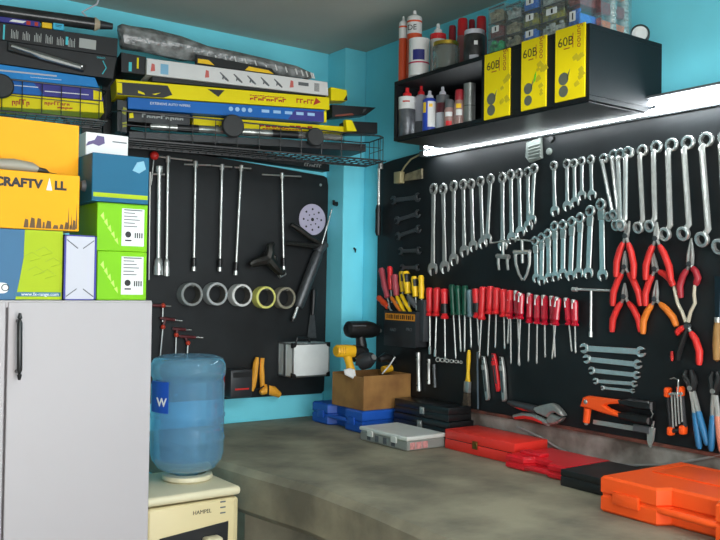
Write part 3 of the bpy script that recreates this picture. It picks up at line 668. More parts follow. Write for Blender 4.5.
# T handle hex keys
for i,(h0,h1,hub,dn) in enumerate([((152,305.3),(171,306.2),(163,305.6),(162.6,322)),((160,318),(182,321),(163,327),(160.3,356)),((172.5,328.8),(191.5,330),(176.3,335),(175.6,357)),((179,336.4),(203,337.8),(188,343),(187,360))]):
    r=BW.root('t_hex_key','red knobbed T hex key, %s from the top in the slanting row'%NTH[i],'hex key',hub[0],hub[1],.02,'T hex keys')
    P=lambda x,y,o=.02:BW.loc(x,y,o)
    f=lambda t:P(h0[0]+(h1[0]-h0[0])*t,h0[1]+(h1[1]-h0[1])*t)
    mb().tube([f(0),f(.1),f(.66),f(.7)],[.005,.007,.007,.005],10).build('handle',mat('dark wine grip','5c2326',.45),r)
    mb().tube([f(.68),f(1)],.0035,8).build('short_key',chrome,r)
    mb().ball((0,0,.02),.011).build('knob',mat('red knob','c23a22',.4),r)
    mb().tube([f(.25) if i else P(*hub),P(*hub)] if i else [P(163,304,.02),P(163,306,.02)],.006,8).build('neck',mat('dark wine grip','5c2326',.45),r)
    mb().tube([P(*hub),P(*dn)],.0035,8).build('long_key',steel,r)
# battery charger
r=BW.root('battery_charger','black charger with red stripes at the bottom of the back board','charger',238,384,.09)
P=lambda x,y,o=.0:BW.loc(x,y,o)
a,b=P(230,398.5,.09),P(252.5,369,.09)
m=mb(); m.box(a.x,a.y,.002,b.x,b.y,.095,.008); m.build('body',dgrey,r)
m=mb(); m.box(a.x-.001,a.y+.03,.02,a.x+.001,b.y-.012,.034,.0005,1); m.build('side_stripe',redgrip,r)
c,d=P(235,390.3,.095),P(249,387.8,.095); m=mb(); m.box(c.x,c.y,.094,d.x,d.y,.0965); m.build('front_stripe',redgrip,r)
m=mb(); m.box(a.x+.012,b.y-.035,.094,b.x-.012,b.y-.012,.0965); m.build('slot',blackpl,r)
# orange gloves-like tool
r=BW.root('work_glove','amber padded work glove bound with dark bands on the back board','glove',262,376,.03)
P=lambda x,y,o=.03:BW.loc(x,y,o)
yg=mat('amber padding','e8a12c',.6,var=.08,scale=20)
mb().tube([P(258,357.5),P(256.5,363),P(255.5,372),P(253.5,382),P(251.5,391)],[.012,.017,.018,.019,.010],10).build('finger',yg,r)
mb().tube([P(262.5,358),P(261.5,366),P(262,376),P(262.5,388)],[.010,.012,.013,.012],10).build('finger',yg,r)
mb().tube([P(260.5,393,.035),P(266,389,.035),P(273,391,.035),P(279.5,395,.035)],[.012,.024,.024,.014],12).build('palm',yg,r)
mb().tube([P(259.5,356,.04),P(258.8,372,.05),P(256,389,.045),P(261,388,.05),P(264,386,.052)],.004,6).build('band',blackpl,r)
mb().tube([P(268,384,.05),P(268.5,389,.064),P(268,396,.05)],.004,6).build('band',blackpl,r)
# aluminium case
r=BW.root('aluminium_case','small silver aluminium case with black corners fixed low on the back board','case',310,360,.14)
a,b=BW.loc(292.5,378,.14),BW.loc(330,342.5,.14); D=.14
m=mb(); m.box(a.x+.002,a.y+.002,.002,b.x-.002,b.y-.002,D-.002,.003); m.build('body',alusheet,r)
m=mb(); t=.008
for x in (a.x,b.x-t): 
    for zz in (.0015,D-t): m.box(x,a.y,zz,x+t,b.y,zz+t,.0015,1)
    for y in (a.y,b.y-t): m.box(x,y,.0015,x+t,y+t,D,.0015,1)
for y in (a.y,b.y-t):
    for zz in (.0015,D-t): m.box(a.x,y,zz,b.x,y+t,zz+t,.0015,1)
m.box(a.x-.0008,a.y,.055,a.x+.003,b.y,.075,.0005,1)
m.build('edge_frame',alu,r)
for x,sx in ((a.x,1),(b.x,-1)):
    for y,sy in ((a.y,1),(b.y,-1)):
        m=mb(); c=.022
        m.prism([(x-.002*sx,y-.002*sy),(x+c*sx,y-.002*sy),(x+c*.8*sx,y+c*.6*sy),(x+c*.6*sx,y+c*.8*sy),(x-.002*sx,y+c*sy)],D-.016,D+.002,.0012); m.build('corner_guard',blackpl,r)
h0,h1=(a.x*.55+b.x*.45)-.035,(a.x*.35+b.x*.65)+.0
mb().tube([(h0,b.y-.002,.07),(h0+.006,b.y+.022,.07),(h1-.006,b.y+.022,.07),(h1,b.y-.002,.07)],.006,8).build('handle',blackpl,r)
# scraper
r=BW.root('paint_scraper','black handled scraper hanging above the aluminium case','scraper',313,310,.02)
P=lambda x,y,o=.02:BW.loc(x,y,o)
mb().tube([P(313.5,289),P(313.8,292),P(313.2,305),P(312.6,315)],[.010,.015,.014,.012],10).build('handle',blackpl,r)
mb().prism([tuple(P(x,y).xy) for x,y in ((310.5,314),(314.5,314),(316.5,338),(307.5,338))],.016,.020,.001).build('blade',dsteel,r)
# small wall plug and hook on pilaster
r=thing('wall_plug','small black hook on the side of the blue corner pillar','hook',(PX,3.50,0))
p=onpl(337,204,(PX,0,0),(1,0,0)); r.location=(PX,p.y,p.z); mb().tube([(0,0,0),(-.02,-.005,0),(-.028,-.01,.015)],[.012,.010,.006],10).build('body',blackpl,r)
p=onB(354,250,PY); r=thing('wall_hook','tiny black hook on the front of the blue corner pillar','hook',p)
mb().tube([(0,0,.008),(0,-.012,.003),(-.006,-.02,-.012)],[.006,.005,.003],8).build('body',blackpl,r)
# ================================================================== ON THE BENCH
def blowcase(name,label,P,ang,L,D,H,mt,notch=True,seam=.5,latch=None,cat='case',notchw=.36,lid=None,hand=True,tilt=0):
    """local x along the front (towards the camera side), y depth, z up"""
    r=thing(name,label,cat,rotz(P,ang))
    a,b=L*(.5-notchw/2),L*(.5+notchw/2); nd=.04
    pl=[(0,0),(a,0),(a+.02,nd),(b-.02,nd),(b,0),(L,0),(L,D),(0,D)] if notch else [(0,0),(L,0),(L,D),(0,D)]
    m=mb(); m.prism(pl,0.001,H*seam-.001,.006); m.build('lower_shell',mt,r)
    m=mb(); m.prism(pl,H*seam+.001,H,.007); m.build('lid',lid or mt,r)
    m=mb(); q=[(x+(.004 if x<L/2 else -.004),y+.004) if y<D/2 else (x+(.004 if x<L/2 else -.004),y-.004) for x,y in pl]; m.prism(q,H*seam-.003,H*seam+.003); m.build('seam',mt,r)
    if notch and hand:
        m=mb(); m.tube([(a-.005,.012,H*seam-.006),(a+.02,.008,H*seam-.006),(b-.02,.008,H*seam-.006),(b+.005,.012,H*seam-.006)],.0095,10); m.build('handle',mt,r)
    if latch:
        for x in latch[1]:
            m=mb(); m.box(x,-.007,H*seam-.018,x+latch[2],.002,H*seam+.016,.002); m.build('latch',latch[0],r)
    return r
A90=-PI/2
blowcase('tool_case','blue plastic tool case lying in the bench corner under the brown box',(2.205,3.435,ZB),A90,.405,.275,.098,casebl,latch=(casebl,(.05,.30),.05))
# flat tray brown box
bx0,bx1,by0,by1,bz,bh=2.215,2.484,3.035,3.285,1.0,.152
r=thing('open_box','open brown board box of tools on the blue case','box',(bx0,by0,bz))
W_,D_=bx1-bx0,by1-by0; t=.008
for nm,(x0,y0,x1,y1) in dict(front=(0,0,W_,t),back=(0,D_-t,W_,D_),left=(0,t,t,D_-t),right=(W_-t,t,W_,D_-t)).items():
    m=mb(); m.box(x0,y0,.0,x1,y1,bh-(.006 if nm=='left' else 0),.001,1); m.build(nm+'_panel',brown,r)
m=mb(); m.box(t,t,0,W_-t,D_-t,.008); m.build('bottom_panel',brown,r)
XP=Wall((0,3.215,0),(1,0,0),(0,-1,0))
# impact wrench standing in the box
r=XP.root('impact_wrench','black impact wrench with a steel anvil standing at the back of the brown box','power tool',361,345,.0)
P=lambda x,y,o=0:XP.loc(x,y,o)
m=mb(); m.tube([P(346,329),P(348,329),P(352,329.5),P(366,329.5),P(372,330),P(377,330.3)],[.022,.036,.040,.041,.037,.026],16); m.build('motor_housing',blackpl,r)
m=mb(); m.tube([P(376,330.3),P(378.5,330.5)],.017,14); m.tube([P(378,330.5),P(381,330.8)],.008,10); m.build('anvil',steel,r)
m=mb(); m.tube([P(360,334),P(361.5,345),P(362,356),P(361,366)],[.022,.026,.026,.028],12); m.build('grip',blackpl,r)
m=mb(); m.tube([P(353,325.8,.038),P(366,325.8,.038)],.003,6); m.build('housing_stripe',greypl,r)
r=XP.root('cordless_drill','yellow and black cordless drill lying across the brown box','power tool',352,355,.05)
P=lambda x,y,o=.05:XP.loc(x,y,o)
m=mb(); m.tube([P(335.5,351),P(337,351),P(347,351),P(355,351.5)],[.022,.028,.029,.028],14); m.build('motor_housing',yellow,r)
m=mb(); m.tube([P(353,351),P(359,352),P(365,354)],[.029,.031,.030],14); m.build('gearbox',blackpl,r)
m=mb(); m.tube([P(347,355),P(349.5,364),P(350.5,369),P(351,374)],[.020,.018,.021,.024],12); m.build('handle',yellow,r)
m=mb(); m.tube([P(352,357),P(355,361)],[.010,.008],8); m.build('trigger',blackpl,r)
m=mb(); m.tube([P(361,362,.07),P(367,360,.10),P(373,357.5,.13)],[.038,.040,.024],16); m.build('chuck',dgrey,r)
m=mb(); m.tube([P(373,357.5,.128),P(374.2,357,.136)],.013,14); m.build('chuck_face',steel,r)
for k in range(4):
    m=mb(); m.tube([P(338.5+k*2.4,347.2,.076),P(338.5+k*2.4,354,.077)],.0022,6); m.build('vent_rib',mat('deep yellow','c98f14',.5),r)
r=XP.root('small_grinder','small black grinder with yellow body at the right end of the brown box','power tool',388,362,.05)
P=lambda x,y,o=.05:XP.loc(x,y,o)
m=mb(); m.tube([P(379,360),P(385,357),P(392,359),P(397,363)],[.014,.022,.020,.012],12); m.build('body',blackpl,r)
m=mb(); m.tube([P(383,370),P(391,368)],[.018,.018],10); m.build('battery',yellow,r)
m=mb(); m.tube([P(382,374,.09),P(389,366,.095),P(395,357,.09)],.0035,6); m.build('rod',whitecard,r)
r=XP.root('paper_scrap','crumpled white paper at the left edge of the brown box','paper',347,371,.07)
P=lambda x,y,o=.07:XP.loc(x,y,o)
m=mb(); m.prism([tuple(P(x,y).xy) for x,y in ((340,369),(346,367.5),(351,369),(352,375),(349,378),(341,374))],.095,.105,.004); m.build('sheet',whitecard,r)
# frosted organiser
r=thing('parts_organizer','frosted flat plastic organiser box lying in front of the blue case','organiser',rotz((2.115,2.925,ZB),A90))
L_,D_,H_=.32,.205,.058
m=mb(); m.prism([(0.004,.004),(L_-.004,.004),(L_-.004,D_-.004),(.004,D_-.004)],.0015,.040,.004); m.build('base',orgm,r)
m=mb(); m.prism([(0,0),(L_,0),(L_,D_),(0,D_)],.041,H_,.004); m.build('lid',mat('frosted lid','d3d5ce',.4,var=.05,scale=10),r)
m=mb()
for x in (.06,.22): m.box(x,-.004,.025,x+.035,.003,.05,.001,1)
m.build('latch',mat('frosted lid','d3d5ce',.4),r)
rr=random.Random(3)
pinkm=mat('pink fittings','c98b88',.5,var=.2,scale=80)
m=mb()
for k in range(3): m.box(L_-.0055,.02+k*.032,.006,L_-.0035,.048+k*.032,.034,.0005,1)
m.build('pink_compartment',pinkm,r)
m=mb()
for k in range(4): m.box(.05+k*.055,.0036,.008,.075+k*.055,.0055,.034,.0004,1)
m.build('dark_compartment',greypl,r)
# black cases
def toolbox(name,label,P,L,D,H,mt,latches,lm,seam=.55,cat='case'):
    r=thing(name,label,cat,rotz(P,A90))
    m=mb(); m.box(0,0,.001,L,D,H*seam-.001,.003); m.build('lower_shell',mt,r)
    m=mb(); m.box(0,0,H*seam+.001,L,D,H,.003); m.build('lid',mt,r)
    m=mb(); m.box(.003,.003,H*seam-.002,L-.003,D-.003,H*seam+.002); m.build('seam',blackpl,r)
    for x in latches:
        m=mb(); m.box(x,-.006,H*seam-.016,x+.026,.001,H*seam+.014,.0015,1); m.build('latch',lm,r)
        m=mb(); m.cyl((x+.013,-.0085,H*seam+.006),(x+.013,-.005,H*seam+.006),.006,10); m.build('latch_button',lm,r)
    return r
toolbox('socket_case','black metal socket case, lower of two stacked in the corner',(2.345,2.985,ZB),.37,.14,.095,mat('black case','16181a',.35,var=.1),(.17,),steel,.7)
toolbox('socket_case','black metal socket case, upper of two stacked in the corner',(2.35,2.985,ZB+.0955),.36,.13,.058,mat('black case','16181a',.35),(.18,),steel,.5)
toolbox('socket_case','bright red metal socket case with a brass latch on the bench',(2.303,2.592,ZB),.385,.18,.078,casered,(.165,),brass,.52)
rc=blowcase('tool_case','thin glossy red plastic case between the red metal one and the black one',(2.245,2.195,ZB),A90,.285,.235,.05,mat('glossy red','dc1f2b',.3),notchw=.4,seam=.45)
m=mb(); m.box(.02,.05,.048,.12,.10,.062,.006); m.build('raised_panel',MATS['glossy red'],rc)
toolbox('flat_case','plain black flat case between the thin red and the orange case',(2.195,1.895,ZB),.28,.25,.055,mat('matte black case','1d1f20',.5),(),steel,.6)
oc=blowcase('tool_case','big orange plastic tool case at the front right end of the bench',(2.045,1.612,ZB),A90-.02,.56,.385,.105,orange,latch=(orange,(.045,.40),.09),notchw=.32,seam=.48)
m=mb(); m.box(.05,.17,.1045,.50,.34,.108,.004); m.build('lid_panel',orange,oc)
# hose lying along the ledge
r=thing('air_hose','thin grey cable drooping along the wall behind the red cases','cable',onR(530,428,2.47))
q=r.location.copy()
m=mb(); pts=[V(onR(x,y,2.4892)) - q for x,y in ((517,427),(521,428.5),(529,432),(540,437),(556,447),(575,456),(600,462),(630,465.5),(660,465),(690,461),(720,455),(745,450))]
m.tube(pts,.0045,8); m.build('cable',cable,r)
# ================================================================== WATER DISPENSER
r=thing('water_dispenser','cream water dispenser standing between white cabinet and bench','water dispenser',(.955,2.40,0))
W_,D_,H_=.322,.33,.914
m=mb(); m.box(0,.012,.012,W_,D_,H_-.035,.012,3); m.build('body',cream,r)
m=mb(); m.box(-.002,.0,H_-.028,W_+.002,D_,H_,.012,3); m.build('top_cover',lid_cream,r)
m=mb(); m.box(.012,-.004,.50,W_-.016,.02,H_-.032,.012,3); m.build('front_panel',cream,r)
m=mb(); m.prism([(.05,.792),(.276,.812),(.272,.60),(.05,.60)],.0,.006,.002); 
for v in m.bm.verts: v.co=V((v.co.x,-.009+v.co.z,v.co.y))
m.build('tap_recess',blackpl,r)
m=mb(); m.box(.185,-.05,.755,.24,-.005,.778,.008); m.build('tap_lever',lid_cream,r)
m=mb(); m.tube([(.212,-.03,.756),(.212,-.03,.71)],.012,10); m.build('tap',lid_cream,r)
lettering('HAMPEL',.017,ink,r,(.187,-.0045,.852),name='brand_lettering')
for k in range(3):
    m=mb(); m.box(.248,-.0055,.872-.017*k,.266,-.0035,.876-.017*k); m.build('indicator',greyink,r)
m=mb(); m.box(.02,.03,0,W_-.02,D_-.02,.013); m.build('foot',blackpl,r)
# bottle collar and bottle
m=mb(); m.lathe([(.075,0),(.082,.006),(.080,.018),(.06,.022)],(.22,.18,H_),(0,0,1),28); m.build('bottle_collar',lid_cream,r)
R=.118
bt=thing('water_bottle','large translucent blue water bottle upside down on the dispenser','water bottle',(1.172,2.58,.9365))
pr=[(0.03,-.012),(.045,0.0),(.062,.006),(.092,.018),(R-.006,.045),(R,.065)]
for z in (.112,.188):
    pr+=[(R,z-.008),(R+.003,z-.004),(R+.003,z+.004),(R,z+.008)]
pr+=[(R,.29),(R-.004,.300),(R-.004,.308),(R+.002,.318),(R+.004,.335),(R+.002,.355),(R-.006,.37),(R-.03,.380),(.05,.374),(0,.372)]
m=mb(); m.lathe(pr,(0,0,0),(0,0,1),48); m.build('bottle',bottlem,bt,ang=60)
m=mb(); m.lathe([(0,.04),(R-.012,.048),(R-.012,.300),(0,.300)],(0,0,0),(0,0,1),40); m.build('water',clearmat('blue water','7db4d8',.88,'c3e0f0',.05),bt,ang=50)
m=mb(); m.tube([(R-.012,.02,.205),(R+.004,.0,.22),(R+.004,.0,.16),(R-.012,.02,.145)],.010,8); m.build('grip',bottlem,bt)
# label band: a patch of the wall of the bottle
m=mb(); a0=math.radians(176); a1=math.radians(216)
m.lathe([(R+.0012,.205),(R+.0035,.207),(R+.0035,.302),(R+.0012,.304)],(0,0,0),(0,0,1),60,a0,a1); m.build('label',mat('bottle label blue','1c4fb0',.4),bt)
an=math.radians(204); lettering('w',.06,whiteink,bt,((R+.0048)*math.cos(an),(R+.0048)*math.sin(an),.245),(-math.sin(an),math.cos(an),0),(0,0,1))
# ================================================================== WHITE CABINET AND CARTONS
cy0=2.2
cz=onB(80,300.5,cy0).z; cxr=.890; gap=.516
r=thing('wall_cabinet','white melamine cabinet with black door handle, lower left','cabinet',(.14,cy0,0))
W_=cxr-.14; D_=.45
m=mb(); m.box(.003,.022,.06,W_-.003,D_,cz-.018,.001,1); m.build('carcass',white,r)
m=mb(); m.box(0,.004,cz-.018,W_,D_,cz,.001,1); m.build('top_panel',white,r)
m=mb(); m.box(.02,.05,0,W_-.02,D_-.02,.06); m.build('plinth',dgrey,r)
for x0,x1,hx in ((0,gap-.14-.003,None),(gap-.14+.003,W_,1)):
    m=mb(); m.box(x0,0,.065,x1,.018,cz-.004,.0015,1); dr=m.build('door',white,r)
    if hx:
        a=onB(20,313,cy0-.02)-V((.14,cy0,0)); b=onB(19.3,380,cy0-.02)-V((.14,cy0,0))
        m=mb(); m.tube([a+V((0,0,0)),a-V((0,0,.012)),a-V((0,0,.016)),a-V((0,0,.024)),b+V((0,0,.024)),b+V((0,0,.016)),b+V((0,0,.012)),b],[.003,.006,.003,.0065,.0065,.003,.006,.003],12)
        for q in (a,b):
            z=q.z+(-.02 if q is a else .02); m.tube([(a.x,.001,z),(a.x,-.02,z)],.005,10)
        m.build('handle',blackmet,dr)
WC=Wall((0,cy0+.02,0),(1,0,0),(0,-1,0))
def carton(name,label,tl,br,Y,D,mt,cat='box',side=None,bottom=None,group=None):
    a=onB(tl[0],tl[1],Y); b=onB(br[0],br[1],Y); z0=bottom if bottom is not None else b.z
    r=thing(name,label,cat,(a.x,Y,z0),group); W=b.x-a.x; H=onB((tl[0]+br[0])/2,tl[1],Y).z-z0
    m=mb(); m.box(0,0,0.0005,W,D,H,.0015,1)
    if side:
        for f in m.bm.faces:
            if f.normal.length==0: f.normal_update()
            if abs(f.calc_center_median().x)<.002: f.material_index=1
    m.build('body',[mt]+([side] if side else []),r); return r,W,H
def decal(r,nm,mt,x0,z0,x1,z1,y=-.0007):
    m=mb(); m.box(x0,y,z0,x1,.0005,z1); return m.build(nm,mt,r)
def pdecal(r,nm,mt,poly,y=-.0007,th=.0006):
    m=mb(); m.prism(poly,0,th)
    for v in m.bm.verts: v.co=V((v.co.x,y-.0+v.co.z,v.co.y))
    return m.build(nm,mt,r)
Yc=2.225
# lime cartons
zt=cz
r,W,H=carton('carton','bright green carton with white label, lower of two on the cabinet',(97.5,251.5),(146,299.5),Yc,.24,lime,bottom=zt)
def limeface(r,W,H):
    decal(r,'label',whitecard,W*.48,H*.12,W*.93,H*.90)
    m=mb()
    for k in range(5): m.box(W*.52,-.0012,H*(.80-.07*k),W*(.74+.1*((k*7)%3)/2),-.0006,H*(.82-.07*k))
    m.box(W*.52,-.0012,H*.86,W*.89,-.0006,H*.885)
    m.build('label_print',greyink,r)
    m=mb(); m.cyl((W*.61,-.0014,H*.36),(W*.61,-.0006,H*.36),H*.065,16); m.build('logo_dot',ink,r)
    m=mb()
    for k in range(4): m.box(W*(.74+.045*k),-.0012,H*.29,W*(.765+.045*k),-.0006,H*.40)
    m.box(W*.55,-.0012,H*.22,W*.68,-.0006,H*.25); m.build('symbol_row',ink,r)
    pl=olive; m=mb()
    for k in range(5): m.prism([(W*(.06+.07*k),H*(.72-.12*k)),(W*(.12+.07*k),H*(.80-.13*k)),(W*(.14+.07*k),H*(.62-.12*k))],0,.0005)
    for v in m.bm.verts: v.co=V((v.co.x,-.0008+v.co.z*.5,v.co.y))
    m.build('leaf_pattern',mat('pale lime','b7e35a',.5),r)
limeface(r,W,H); z2=zt+H
r,W,H=carton('carton','bright green carton with white label, upper of two under the teal carton',(97.5,203.5),(147,251),Yc,.24,lime,bottom=z2)
limeface(r,W,H); z3=z2+H
r,W,H=carton('carton','teal blue carton with a lime stripe on top of the green cartons',(92.5,155),(148.5,202.5),Yc-.01,.25,teal,bottom=z3)
decal(r,'stripe',olive,.004,H*.10,W-.003,H*.19); z4=z3+H
pdecal(r,'tool_print',mat('pale teal','6fa3b5',.5),[(W*.70,H*.70),(W*.78,H*.88),(W*.90,H*.92),(W*.94,H*.75),(W*.82,H*.65)])
m=mb(); m.lathe([(0,.012),(.012,.010),(.016,0)],(-.0,.06,H*.35),(-1,0,0),16); m.build('seal',greypl,r)
r,W,H=carton('carton','flat white carton with violet hammer print, topmost above the teal one',(86,134),(128,155),Yc+.10,.14,whitecard,bottom=z4)
pdecal(r,'hammer_print',mat('plum','4b3a6a',.5),[(.0,H*.45),(W*.05,H*.62),(W*.2,H*.72),(W*.26,H*.9),(W*.42,H*.88),(W*.44,H*.62),(W*.3,H*.5),(W*.16,H*.56)])
decal(r,'print_line',greyink,W*.62,H*.70,W*.96,H*.75)
r,W,H=carton('carton','narrow pale carton edged in violet standing before the green ones',(64.5,235.5),(95.5,299.8),Yc-.02,.02,offwhite,bottom=zt)
m=mb(); t=.005
for q in ((0,0,t,H),(W-t,0,W,H),(0,H-t*.7,W,H),(0,0,W,t*.6)): m.box(q[0],-.0012,q[1]+.001,q[2],.019,q[3]+.0008)
m.build('violet_edge',purple,r)
m=mb()
for a,b in (((W*.08,H*.93),(W*.42,H*.80)),((W*.92,H*.93),(W*.58,H*.80)),((W*.08,H*.06),(W*.4,H*.18)),((W*.92,H*.06),(W*.6,H*.18))): m.tube([(a[0],-.0008,a[1]),(b[0],-.0008,b[1])],.0012,6)
m.build('flap_crease',greypl,r)
# blue and lime carton
xr=onB(63,250,Yc-.01).x; xl=-.30+.5
a=onB(0,230,Yc-.01)
r=thing('carton','blue and lime carton with an oval logo under the amber carton','box',(.14,Yc-.01,zt)); W=xr-.14; H=onB(40,230,Yc-.01).z-zt
m=mb(); m.box(0,0,.0005,W,.3,H,.0015,1); m.build('body',mat('mid teal card','175a80',.5,var=.03,scale=5),r)
lx=lambda px:onB(px,265,Yc-.01).x-.14
pdecal(r,'lime_panel',olive,[(lx(24),H*.995),(W-.001,H*.995),(W-.001,.002),(lx(16),.002),(lx(20),H*.3),(lx(23.5),H*.6)])
decal(r,'web_strip',mat('web strip','15607c',.5),lx(15),H*.055,W-.004,H*.115,-.0013)
lettering('www.fx-range.com',.012,whiteink,r,((lx(18)+W)/2,-.0014,H*.085),name='web_lettering')
m=mb(); zc=H*.17; ww=lx(9)-lx(0); hh=H*.075; pl=[]
for k in range(16):
    a=2*PI*k/16; pl.append((lx(0)+math.copysign(abs(math.cos(a))**.6,math.cos(a))*ww*.98, zc+math.copysign(abs(math.sin(a))**.7,math.sin(a))*hh))
m.prism(pl,0,.0008)
for v in m.bm.verts: v.co=V((v.co.x,-.0008+v.co.z,v.co.y))
m.build('logo_pill',whiteink,r); lettering('GO',.026,ink,r,(lx(1.5),-.0010,zc),name='logo_lettering')
m=mb()
for k,(u,v) in enumerate(((.2,.62),(.5,.7),(.75,.55),(.6,.38),(.3,.42))):
    x0=lx(24); ww=W-x0
    m.tube([(x0+ww*u-.02,-.0006,H*v),(x0+ww*u,-.0006,H*(v+.06)),(x0+ww*u+.022,-.0006,H*(v-.02)),(x0+ww*u-.005,-.0006,H*(v-.07))],.0008,4)
m.build('tool_sketch',mat('olive line','8aa01c',.5),r)
zc2=zt+H
# amber display carton
Ya=Yc-.015
H1=onB(40,172.5,Ya).z-zc2; xr=onB(79.5,200,Ya).x
r=thing('display_carton','amber display carton with raised lid and a grey tool in its tray','box',(.08,Ya,zc2)); W=xr-.08
m=mb(); m.box(0,0,.0005,W,.30,H1,.0015,1); m.build('body',ochre,r)
Yl=Ya+.10; H2=onB(40,121,Yl).z-zc2; xr2=onB(79,140,Yl).x-.08
m=mb(); m.box(0,.10,H1-.002,xr2,.106,H2,.001,1); m.build('raised_lid',ochre,r)
lx=lambda px,Y=Ya:onB(px,200,Y).x-.08
lettering('CRAFTV',.030,ink,r,((lx(-9)+lx(44))/2,-.0004,H1*.79),sx=1.05,bold=.0016); lettering('LL',.030,ink,r,((lx(54)+lx(66))/2,-.0004,H1*.79),bold=.0016)
pdecal(r,'logo_mark',whitecard,[(lx(46),H1*.70),(lx(49),H1*.92),(lx(52),H1*.70)])
m=mb(); rr=random.Random(5)
x=lx(24)
while x<lx(76):
    w=.006+.010*rr.random(); h=H1*(.05+.12*rr.random())
    m.prism([(x,H1*.03),(x+w,H1*.03),(x+w*.9,H1*.03+h),(x+w*.3,H1*.03+h*1.1)],0,.0006); x+=w*1.15
for px,h in ((68,.42),(71,.3),(76,.5)): m.prism([(lx(px),H1*.05),(lx(px)+.004,H1*.05),(lx(px)+.002,H1*h)],0,.0006)
for v in m.bm.verts: v.co=V((v.co.x,-.0008+v.co.z,v.co.y))
m.build('tool_silhouettes',mat('brown ink','5a3d12',.6),r)
t_=thing('polishing_tool','grey oval power tool lying in the tray of the amber carton','power tool',onB(20,171,Ya+.05)); 
b0=V(t_.location); b0.z=zc2+H1; t_.location=b0; t_.scale=(.8,.75,.72)
m=mb(); m.tube([(-.09,0,.020),(-.07,0,.024),(-.02,0,.026),(.035,0,.022),(.055,0,.018)],[.014,.021,.0235,.020,.012],12); m.build('body',mat('warm grey','8f8b7d',.45),t_)
m=mb(); m.tube([(.05,0,.018),(.075,-.005,.014),(.09,0,.008)],[.012,.010,.005],10); m.build('tip',blackpl,t_)
m=mb(); m.tube([(.07,0,.012),(.10,-.008,.007),(.13,0,.004)],.003,6); m.build('cord',vdsteel,t_)
DOOR_E=120; EXPO=.42
# ================================================================== WIRE RACKS AND LONG BOXES
ra=math.radians(-10.55); KU=V((math.cos(ra),math.sin(ra),0)); KWv=KU.cross(V((0,0,1)))
K=Wall((1.397,3.2,0),KU,KWv)
KF=frame((1.397,3.2,0),KU,-KWv,(0,0,1))
def ks(px,py): 
    d=K.pt(px,py)-K.o; return d.dot(KU),d.z
def rack(label,s0,s1,zb,zt_,dep,nv,arms):
    r=thing('wire_basket',label,'basket',KF@Matrix.Translation((s0,0,zb)),'wire baskets on the back wall')
    W=s1-s0; H=zt_-zb; f=-.012; c=.03
    m=mb(); rr=.0032
    for z in (0,H): m.tube([(c,f,z),(W-c,f,z),(W,f+c,z),(W,dep-c,z),(W-c,dep,z),(c,dep,z),(0,dep-c,z),(0,f+c,z),(c,f,z)],rr,6)
    m.build('rim',blackmet,r)
    m=mb()
    for k in range(nv):
        x=c+(W-2*c)*k/(nv-1); m.tube([(x,f,H),(x,f,0)],.0018,6)
    m.tube([(c,f,H*.5),(W-c,f,H*.5)],.0016,6)
    m.build('front_wires',blackmet,r)
    m=mb(); n=int(W/.035)
    for k in range(n+1):
        x=W*k/n; m.tube([(x,f,-.001),(x,dep,-.001)],.0022,6)
    for k in range(5): y=f+(dep-f)*k/4; m.tube([(0,y,-.003),(W,y,-.003)],.0022,6)
    m.build('floor_wires',blackmet,r)
    m=mb()
    for k in range(4):
        y=f+c+(dep-f-2*c)*k/3; m.tube([(W,y,0),(W,y,H)],.0018,6)
    m.tube([(W,f+c,H*.5),(W,dep-c,H*.5)],.0016,6)
    m.build('end_wires',blackmet,r)
    Mi=r.matrix_world.inverted()
    for x in arms:
        p=KF@V((s0+x,dep,zb)); q=Mi@V((p.x,YW,p.z+.075))
        m=mb(); m.tube([(x,dep,0),q],.006,8); m.box(q.x-.02,q.y-.006,q.z-.005,q.x+.02,q.y,q.z+.05); m.build('wall_bracket',blackmet,r)
    return r
sR0,_=ks(113,125); sR1,zRt=ks(385,136.5); _,zRb=ks(376,154.5); _,zRt0=ks(180,117.5)
zRt=(zRt+zRt0)/2; zRb=min(K.pt(366,151.5).z,K.pt(122,137.2).z)-.006
rack('black wire basket of long boxes, right of two under the ceiling',sR0,sR1,zRb,zRt,.19,13,(.15,.75))
sL0=ks(-70,80)[0]; sL1,zLt=ks(107,90.5); zLb=min(K.pt(104,113.5).z,K.pt(-60,103.5).z)-.007
rack('black wire basket of long boxes, left of two above the amber carton',sL0,sL1,zLb,zLt,.17,9,(.15,.5))
def lbox(name,label,tl,tr,br,bl,dep,mt,off=0,cat='box',group=None,yz=False):
    A=K.pt(*bl,off); B=K.pt(*br,off); TL=K.pt(*tl,off); TR=K.pt(*tr,off)
    x=(B-A).normalized(); y=-KWv; z=x.cross(y)
    r=thing(name,label,cat,frame(A,x,y,z),group); W=(B-A).length; HL=(TL-A).dot(z); HR=(TR-B).dot(z)
    xl=(TL-A).dot(x); xr=(TR-A).dot(x)
    m=mb(); m.prism([(0,0),(W,0),(xr,HR),(xl,HL)],0,dep,.0015)
    for v in m.bm.verts: v.co=V((v.co.x,v.co.z,v.co.y))
    m.build('body',mt,r); r['w_']=W; return r,W,min(HL,HR)
def band(r,nm,mt,poly): return pdecal(r,nm,mt,poly,-.0006,.0005)
